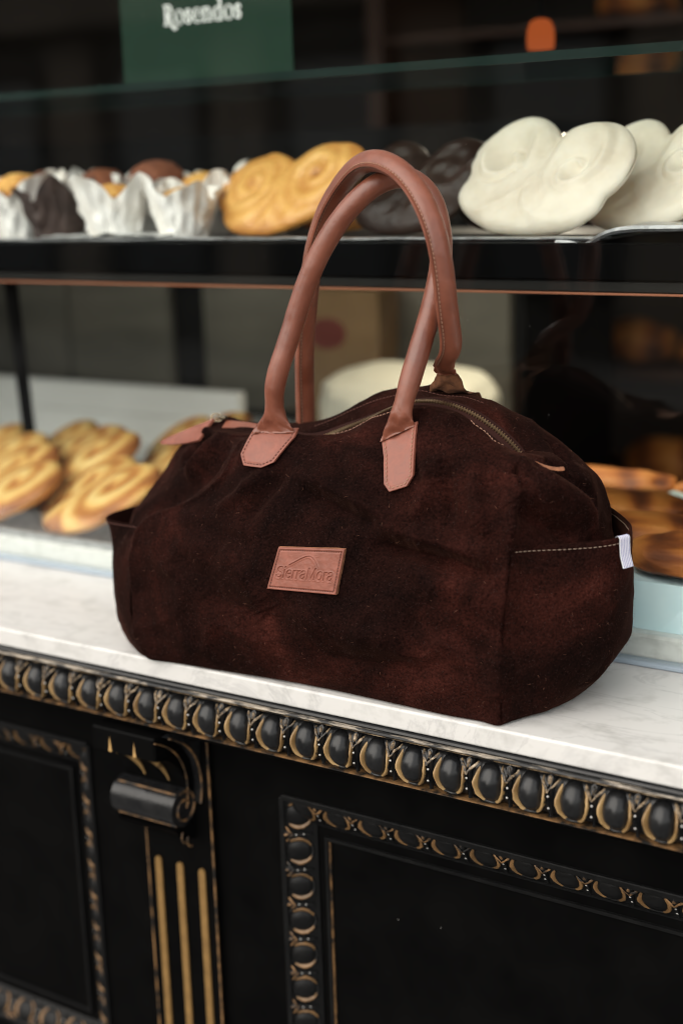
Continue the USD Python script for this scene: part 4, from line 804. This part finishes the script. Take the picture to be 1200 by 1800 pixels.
# zip: two tape halves and a row of brass teeth
zc = np.array([0, 0, -.0012]) + spline([(.108, .098, .2605), (.130, .0965, .2555), (.160, .0955, .2515), (.200, .0935, .2645), (.243, .0905, .2825), (.285, .0885, .3005), (.322, .0875, .3045), (.358, .0870, .2965), (.388, .0860, .2810), (.410, .0850, .2640), (.420, .0850, .2530)], 160)
zt = np.gradient(zc, axis=0); zt /= np.linalg.norm(zt, axis=1, keepdims=True)
lean = np.clip((.27-zc[:, 0])/.10, 0, 1)
ac = np.stack([np.zeros(160), 1-.35*lean, .35+.55*lean], 1); ac -= zt*(ac*zt).sum(1, keepdims=True); ac /= np.linalg.norm(ac, axis=1, keepdims=True); zn = np.cross(zt, ac)
zp = part(bag, 'zip', cat_([grid_mesh(np.stack([zc+ac*w1+zn*(.0004-abs(w1)*.06) for w1 in np.linspace(-.0098, .0098, 9)], 1)), grid_mesh(np.stack([zc+ac*w1-zn*.0012 for w1 in (-.0098, 0, .0098)], 1), flip=True)]), 'zip_tape', True)
sl = np.r_[0, np.cumsum(np.linalg.norm(np.diff(zc, axis=0), axis=1))]; tt = []
k = 0
for x in np.arange(.004, sl[-1]-.004, .00155):
    g = lambda A: np.array([np.interp(x, sl, A[:, j]) for j in range(3)])
    p, t, a_, n_ = g(zc), g(zt), g(ac), g(zn); sgn = 1 if k % 2 else -1
    b = trimesh.creation.box([.0009, .0040, .0016]); b.vertices = p + a_*(.0011*sgn) + n_*.0012 + b.vertices[:, :1]*t + b.vertices[:, 1:2]*a_ + b.vertices[:, 2:]*n_; tt.append(b); k += 1
part(zp, 'teeth', cat_(tt), 'brass', False, kind='stuff')
# stitched lines along both welts
fe = spline([(.17, .0, .258), (.20, .0, .2625), (.24, .0, .2790), (.285, .0, .2940), (.325, .0, .2975), (.36, .0, .2905), (.392, .0, .2745), (.412, .0, .259)], 120)
fe[:, 1] = [BODY2[int(NV*.90):, :][..., 1][np.unravel_index(np.argmin(((BODY2[int(NV*.90):][..., [0, 2]]-p[[0, 2]])**2).sum(-1) + 9*(BODY2[int(NV*.90):][..., 1] > .085)), BODY2[int(NV*.90):].shape[:2])] for p in fe]
jj = btree.query(fe)[1]; fe = BODY2.reshape(-1, 3)[jj]; fnm = N2.reshape(-1, 3)[jj]
fe = spline(fe[::6], 120); fnm = N2.reshape(-1, 3)[btree.query(fe)[1]]
part(bag, 'stitching', stitches(fe+fnm*.0003, fnm, .0030, .0015, .0005), 'thread_tan', True, kind='stuff')
be = spline([(.15, .128, .262), (.20, .13, .278), (.235, .128, .298), (.285, .126, .308), (.335, .124, .304), (.375, .122, .292)], 90); jj = btree.query(be)[1]; be = spline(BODY2.reshape(-1, 3)[jj][::6], 90); bnm = N2.reshape(-1, 3)[btree.query(be)[1]]
part(bag, 'stitching', stitches(be+bnm*.0003, bnm, .0030, .0015, .00045), 'thread_dark', True, kind='stuff')

def patch_fit(outline, lift=.0006):
    x0, z0, x1, z1 = Polygon(outline).bounds; aa, zz = np.meshgrid(np.linspace(x0, x1, 12), np.linspace(z0, z1, 12)); aa, zz = aa.ravel(), zz.ravel()
    q = lambda A, Z: np.stack([np.ones(np.shape(A)), A, Z, A*A, Z*Z, A*Z], -1)
    fd = front_d(aa, zz); c = np.linalg.lstsq(q(aa, zz), fd, rcond=None)[0]; off = lift - min((fd - q(aa, zz) @ c).min(), 0)*.75
    return lambda A, Z: q(np.asarray(A), np.asarray(Z)) @ c - off
def leather_patch(parent, outline, thick, name, look_, border=.0032, label=None):
    """flat leather piece following the front of the bag; outline in (along, up)"""
    pg = Polygon(outline).buffer(-.0012).buffer(.0012); dd = patch_fit(outline)
    # polar grid so that the edge is clean
    c0 = np.array([pg.centroid.x, pg.centroid.y]); nt = 160; ring = []
    bl = pg.exterior; L = bl.length
    ring = np.array([bl.interpolate(L*i/nt).coords[0] for i in range(nt)])
    rho = np.r_[0, np.linspace(.05, .93, 22), .965, .985, 1.0]
    A = c0[0] + rho[:, None]*(ring[:, 0]-c0[0]); Z = c0[1] + rho[:, None]*(ring[:, 1]-c0[1])
    hh = thick*(1-np.clip((rho-.95)/.05, 0, 1)**3*.35)[:, None]*np.ones(nt) 
    sd = np.array([[bl.distance(Point(a_, z_)) for a_, z_ in zip(r_a, r_z)] for r_a, r_z in zip(A, Z)])
    hh = hh - .0007*np.exp(-((sd-border)/.0011)**2) + (meshkit.fbm(np.stack([A*120, Z*120, A*0], -1), 3)-.5)*.0006
    P = np.stack([A, dd(A, Z)-hh, Z], -1); e = P[-1:] + np.array([0, thick*1.0, 0]); mid = P[-1:]*.5+e*.5
    m = grid_mesh(np.concatenate([P, mid, e], 0), close_v=True, flip=True)
    if m.face_normals[:2000].mean(0)[1] > 0: m.invert()
    p = part(parent, name, m, look_, 50, label=label)
    pb = Polygon(pg.buffer(-border)).exterior; q = np.array([pb.interpolate(pb.length*i/240).coords[0] for i in range(241)])
    path = np.stack([q[:, 0], dd(q[:, 0], q[:, 1])-thick+.0004, q[:, 1]], 1); nn_ = np.broadcast_to(np.array([0, -1., .0]), path.shape)
    return p, path, nn_, dd
# leather handles
FHW = [[-0.0564, 0.045, 1.2811], [-0.0531, 0.055, 1.3114], [-0.04, 0.065, 1.3648], [-0.0212, 0.075, 1.4234], [0.0052, 0.085, 1.475], [0.0309, 0.095, 1.5073], [0.0525, 0.108, 1.5246], [0.0707, 0.125, 1.5283], [0.0887, 0.135, 1.5148], [0.1027, 0.135, 1.4864], [0.1099, 0.128, 1.4555], [0.1129, 0.112, 1.4226], [0.1116, 0.092, 1.3846], [0.1067, 0.075, 1.3464], [0.1022, 0.055, 1.306], [0.1046, 0.048, 1.29]]
BHW = [[-0.098, 0.175, 1.2315], [-0.0955, 0.173, 1.2515], [-0.0923, 0.17, 1.2858], [-0.086, 0.162, 1.3262], [-0.0713, 0.15, 1.3916], [-0.0523, 0.14, 1.4542], [-0.0281, 0.13, 1.4965], [0.0027, 0.118, 1.5266], [0.0412, 0.1, 1.5451], [0.0785, 0.085, 1.5409], [0.1003, 0.078, 1.5285], [0.1228, 0.072, 1.5024], [0.1366, 0.07, 1.47], [0.1419, 0.073, 1.4317], [0.141, 0.083, 1.3921], [0.1352, 0.098, 1.362], [0.1218, 0.12, 1.3326], [0.109, 0.142, 1.3135], [.106, .158, 1.298]]
def handle(ptsw, r, end0, end1, seam, name_label=None, ref=(0, -1., .25)):
    """a rolled leather handle; end0, end1 = half width of the flattened neck at each end (0 = stays round)"""
    n = 220; pts = spline(ptsw, n); s = np.linspace(0, 1, n); L = np.linalg.norm(np.diff(pts, axis=0), axis=1).sum()
    t, nF, bF = frames(pts, ref)
    cen = np.array([pts[:, 0].mean(), pts[:, 1].mean(), .36]); inw = cen - pts + np.array([0, -1., 0])*seam; ph = np.arctan2((inw*bF).sum(1), (inw*nF).sum(1))
    d0, d1 = s*L, (1-s)*L; ra, rb, w = np.full(n, r), np.full(n, r), np.zeros(n)
    ends = []
    for d, en in ((d0, end0), (d1, end1)):
        if en is not None:
            e = np.exp(-(d/.0150)**2.0); pinch = 1-.13*np.exp(-((d-.034)/.013)**2); ra = ra*pinch; rb = rb*pinch; w = w + np.exp(-(d/.024)**2); ends.append((e, (np.asarray(en[1])-np.asarray(en[0]))/2))
    a = np.arange(28)*2*np.pi/28
    pr = 1 + (.20*np.clip(np.cos(a[None]-ph[:, None]), 0, 1)**8)*(1-np.clip(w, 0, 1))[:, None]
    O = (np.cos(a)*pr*ra[:, None])[..., None]*nF[:, None] + (np.sin(a)*pr*rb[:, None])[..., None]*bF[:, None]
    for e, E2 in ends:
        E2 = np.where((bF @ E2)[:, None] > 0, E2, -E2); fold = 1 + .35*np.sin(a*3+1.)[None]*np.exp(-((e-.55)/.25)**2)[:, None]
        O = O*(1-e)[:, None, None] + e[:, None, None]*(np.sin(a)[None, :, None]*E2[:, None] + (np.cos(a)*.0020*fold)[..., None]*nF[:, None])
    P = pts[:, None] + O
    P = P + ((meshkit.fbm(P*70+2, 3)-.5)*.0012)[..., None]*nF[:, None] + ((meshkit.fbm(P*np.array([240, 240, 120])+7, 2)-.5)*.0075*np.clip(w*1.2, 0, 1)[:, None])[..., None]*nF[:, None]
    m = grid_mesh(P, close_v=True, flip=True); k = len(m.vertices); i = np.arange(28); j = (i+1) % 28
    m = trimesh.Trimesh(np.vstack([m.vertices, pts[0], pts[-1]]), np.vstack([m.faces, np.stack([i, j, np.full(28, k)], 1), np.stack([j+(n-1)*28, i+(n-1)*28, np.full(28, k+1)], 1)]), process=False)
    if m.volume < 0: m.invert()
    h = part(bag, 'handle', m, 'leather', True, label=name_label)
    sel = (w < .30); nrm = nF*np.cos(ph)[:, None] + bF*np.sin(ph)[:, None]; bn = np.cross(t, nrm)
    q = pts[sel] + nrm[sel]*(ra[sel]*1.12)[:, None]; e = bn[sel]
    fl = np.stack([q - e*.0015, q + nrm[sel]*.0042 - e*.0012, q + nrm[sel]*.0042 + e*.0012, q + e*.0015], 1)
    part(h, 'seam_edge', grid_mesh(fl, close_v=True), 'leather', 40)
    for sg in (-1, 1):
        p2 = q + nrm[sel]*.0014 + e*sg*.0017; part(h, 'stitching', stitches(p2, e*sg, .0030, .0013, .00055), 'thread_tan', True, kind='stuff')
    return pts, h
def rooted(world, a0=None, a1=None):
    p = loc_(np.array(world))
    if a0 is not None: p = np.vstack([a0, p])
    if a1 is not None: p = np.vstack([p, a1])
    return p
PL_OUT = [(.1225, .2700), (.1735, .2725), (.1745, .2640), (.1625, .2405), (.1495, .2345), (.1245, .2345), (.1160, .2450)]
PR_OUT = [(.2835, .2735), (.3205, .2905), (.3310, .2415), (.3260, .2310), (.3080, .2245), (.3005, .2310), (.2925, .2560)]
def neck(out, thick, drop=.0045):
    dd = patch_fit(out); a, b = np.array(out[0]) + (.0012, -drop), np.array(out[1]) + (-.0012, -drop)
    return [np.array([p[0], float(dd(*p)) - thick - .0002, p[1]]) for p in (a, b)]
NA, NB = neck(PL_OUT, .0028), neck(PR_OUT, .0030)
mA, mB = (NA[0]+NA[1])/2, (NB[0]+NB[1])/2
fh_pts = np.vstack([mA, mA + (.0022, .0010, .0140), loc_(np.array(FHW[1:-2])), mB + (.0030, .0012, .0150), mB])
FP, fh = handle(fh_pts, .0112, NA, NB, -.9, 'front leather handle'); NC = (np.array([.3075, .1165, .3290]), np.array([.3325, .1150, .3300]))
BP, bh = handle(np.vstack([loc_(np.array(BHW[:-3])), [(.3268, .0995, .3440), (.3200, .1157, .3295)]]), .0110, None, NC, .75, 'back leather handle with a stitched edge')
pl, path, nn_, _ = leather_patch(fh, PL_OUT, .0028, 'attachment_patch', 'leather_patch')
part(pl, 'stitching', stitches(path, nn_, .0027, .0015, .00050), 'thread_dark', True, kind='stuff')
pr_, path, nn_, _ = leather_patch(fh, PR_OUT, .0030, 'attachment_patch', 'leather_patch')
part(pr_, 'stitching', stitches(path, nn_, .0030, .0015, .00055), 'thread_tan', True, kind='stuff')
# flesh side flap of the back handle, folded over the back ridge
fl = []
for (ca, cd, cz, w) in ((.3205, .1125, .3335, .0120), (.3185, .1165, .3260, .0150), (.3150, .1225, .3160, .0190), (.3115, .1330, .3075, .0225), (.3095, .1560, .3050, .0245), (.3085, .1800, .2850, .0245), (.3080, .2000, .2500, .0180)):
    q = np.linspace(-1, 1, 15); fl.append(np.stack([ca+q*w, cd+.004*q**2, cz-.0030*q**2+.0018*np.sin(q*5+ca*900)], 1))
fl = PchipInterpolator(np.arange(7), np.array(fl), axis=0)(np.linspace(0, 6, 40)); fl = fl + ((meshkit.fbm(fl*110, 3)-.5)*.003)[..., None]
part(bh, 'flesh_side_flap', cat_([grid_mesh(fl), grid_mesh(fl+np.array([0, .0026, .0002]), flip=True)]), 'flesh_side', True)

# name patch with the pressed lettering and hill line
LBL = np.array([(.1853, .1588), (.2655, .1654), (.2591, .1188), (.1751, .1147)])
def bil(u, v): 
    u, v = u[..., None], v[..., None]; TL, TR, BR, BL = LBL
    return (BL*(1-u)+BR*u)*(1-v) + (TL*(1-u)+TR*u)*v
tx = meshkit.text_mesh('SierraMora', 1., .1); tri = tx.triangles[tx.face_normals[:, 2] > .9][:, :, :2]
txt = shapely.union_all([Polygon(t).buffer(.004) for t in tri]); bx0, by0, bx1, by1 = txt.bounds
txt = affinity.translate(affinity.scale(txt, .066/(bx1-bx0), .0128/(by1-by0), origin=(bx0, by0)), .0066-bx0, .0125-by0)
LW, LH = .080, .0452
hill = LineString([(.0195, .0268), (.025, .0300), (.031, .0335), (.0365, .0360), (.0405, .0366), (.0445, .0352), (.0485, .0318), (.0520, .0272), (.0530, .0252)]).buffer(.00055).difference(txt.buffer(.0006))
press = shapely.union_all([txt, hill])
gu, gv = np.meshgrid(np.linspace(0, 1, 300), np.linspace(0, 1, 176), indexing='ij'); gx, gz = gu*LW, gv*LH
pts_ = shapely.points(gx.ravel(), gz.ravel()); ins_ = shapely.contains(press, pts_); dB = shapely.distance(press.boundary, pts_); sd = np.where(ins_, -dB, dB).reshape(gx.shape)
rel = -.00075*np.clip(.5-sd/.0006, 0, 1) + .00022*np.exp(-((sd-.0007)/.0006)**2)
em = np.minimum(np.minimum(gx, LW-gx), np.minimum(gz, LH-gz)); rel -= .0009*np.exp(-((em-.0030)/.0007)**2); rel -= .0011*np.clip(1-em/.0011, 0, 1)**2
rel += (meshkit.fbm(np.stack([gx*240, gz*240, gx*0], -1), 4)-.5)*.0004
UV = bil(gu, gv); fdl = front_d(UV[..., 0].ravel(), UV[..., 1].ravel()).reshape(gu.shape)
pc = np.linalg.lstsq(np.stack([np.ones(gu.size), gu.ravel(), gv.ravel()], 1), fdl.ravel(), rcond=None)[0]
bp = pc[0]+pc[1]*gu+pc[2]*gv - np.abs(gu-.5)**2*.0; offl = np.max(bp-fdl)*.55
LP_ = np.stack([UV[..., 0], bp-offl-.0023-rel, UV[..., 1]], -1)
lm = grid_mesh(LP_); rim = np.concatenate([LP_[:, 0], LP_[-1, 1:], LP_[-2::-1, -1], LP_[0, -2:0:-1]]); rb_ = rim + np.array([0, .0048, 0]); rm = grid_mesh(np.stack([rim, rb_], 1), close_u=True)
if lm.face_normals.mean(0)[1] > 0: lm.invert()
if ((rm.triangles_center-rim.mean(0))*rm.face_normals).sum() < 0: rm.invert()
lb = part(bag, 'name_patch', lm, 'leather_patch', True, label='rectangular leather patch pressed with a name and a hill line'); part(lb, 'cut_edge', rm, 'leather_edge', 40)
fr_ = np.array([(.003, .003), (LW-.003, .003), (LW-.003, LH-.003), (.003, LH-.003), (.003, .003)]); ls = LineString(fr_); q = np.array([ls.interpolate(ls.length*i/300).coords[0] for i in range(301)])
W2 = bil(q[:, 0]/LW, q[:, 1]/LH); path = np.stack([W2[:, 0], pc[0]+pc[1]*q[:, 0]/LW+pc[2]*q[:, 1]/LH-offl-.0017, W2[:, 1]], 1)
part(lb, 'stitching', stitches(path, np.broadcast_to(np.array([0, -1., 0]), path.shape), .0016, .0013, .00045), 'thread_dark', True, kind='stuff')

def strap(edge_a, edge_b, thick, name, m, label=None, n=30):
    a, b = spline(edge_a, n), spline(edge_b, n); G = np.stack([a + (b-a)*w for w in np.linspace(0, 1, 9)], 1)
    nn_ = np.cross(np.gradient(G, axis=0), np.gradient(G, axis=1)); nn_ /= np.linalg.norm(nn_, axis=2, keepdims=True)+1e-12
    G = G + nn_*((meshkit.fbm(G*120, 3)-.5)*.001)[..., None]; o = np.concatenate([G + nn_*thick/2, (G - nn_*thick/2)[:, ::-1]], 1)
    mm = grid_mesh(o, close_v=True); k = 18; v = mm.vertices; caps = []
    for r0 in (0, (n-1)*k): caps += [[r0+i, r0+i+1, r0+k-2-i] for i in range(8)] + [[r0+i, r0+k-2-i, r0+k-1-i] for i in range(8)]
    return part(bag, name, trimesh.Trimesh(v, np.vstack([mm.faces, caps]), process=False), m, 50, label=label)
ea = np.array([(.411, .070, .2615), (.4318, .0640, .2575), (.4475, .0625, .2525), (.4600, .0620, .2500), (.4720, .0620, .2510)])
strap(ea, ea + np.array([-.0075, .0165, -.0028]), .0028, 'zip_end_tab', 'leather_edge', 'thin curled leather tab at the right end of the zip')
strap([(.020, .118, .2625), (-.03, .1225, .2435), (-.0668, .1268, .2285)], [(.012, .098, .2405), (-.028, .113, .2305), (-.0640, .126, .2250)], .0026, 'zip_end_tab', 'leather_patch', 'pointed leather tab at the left end of the zip')
strap([(.095, .112, .2600), (.06, .119, .2610), (.035, .122, .2605)], [(.095, .104, .2540), (.06, .110, .2550), (.035, .112, .2540)], .002, 'zip_cover', 'leather')
tr = trimesh.creation.torus(.0058, .0011, major_sections=24, minor_sections=8); tr.apply_scale([1.2, .75, 1]); tr.apply_transform(trimesh.transformations.rotation_matrix(math.radians(68), [1, .2, 0])); tr.apply_translation([.022, .1205, .2640])
zl = part(bag, 'zip_slider', cat_([tr, box((.031, .120, .2645), (.010, .007, .0035), .001)]), 'ring_metal', 40)

# loose nap and lint standing off the suede
def fuzz(n, Ps, Ns, lmin, lmax, width, m, seed):
    r = np.random.default_rng(seed); out, wd = [], []
    cellw = np.concatenate([np.linalg.norm(np.cross(np.gradient(P, axis=0), np.gradient(P, axis=1)), axis=2).ravel()*((Nn @ np.array([.45, -.85, .25]))*1. > -.15).ravel() for P, Nn in zip(Ps, Ns)])
    allp, alln = np.concatenate([P.reshape(-1, 3) for P in Ps]), np.concatenate([Nn.reshape(-1, 3) for Nn in Ns])
    cellw = cellw*(allp[:, 2] > .004); i = r.choice(len(allp), n, p=cellw/cellw.sum())
    p, nn_ = allp[i], alln[i]; t = r.normal(size=(n, 3))*.75 + np.array([.1, 0, -.35]); d = nn_*.50 + t - nn_*(t*nn_).sum(1, keepdims=True)*.8; d /= np.linalg.norm(d, axis=1, keepdims=True)
    l = r.uniform(lmin, lmax, n)[:, None]; bend = np.cross(d, r.normal(size=(n, 3)))*.35
    P3 = np.stack([p - nn_*.0003, p + d*l*.5 + bend*l*.12, p + d*l + bend*l*.45], 1)
    c = UsdGeom.BasisCurves.Define(stage, uniq(str(body.GetPath()) + '/nap_fibres')); c.CreateTypeAttr('linear')
    c.CreatePointsAttr(Vt.Vec3fArray.FromNumpy(P3.reshape(-1, 3).astype(np.float32))); c.CreateCurveVertexCountsAttr(Vt.IntArray.FromNumpy(np.full(n, 3, np.int32)))
    c.CreateWidthsAttr(Vt.FloatArray.FromNumpy(np.tile(np.array([1, .8, .3])*width, n).astype(np.float32))); c.SetWidthsInterpolation('vertex')
    UsdShade.MaterialBindingAPI.Apply(c.GetPrim()).Bind(UsdShade.Material.Get(stage, look(m))); tag(c.GetPrim(), kind='stuff')
fuzz(9000, [BODY2, RS, LS], [N2, RN, LN], .0012, .0030, .00022, 'nap_hair', 5)
fuzz(300, [BODY2, RS, LS], [N2, RN, LN], .0015, .0045, .00020, 'lint', 6)
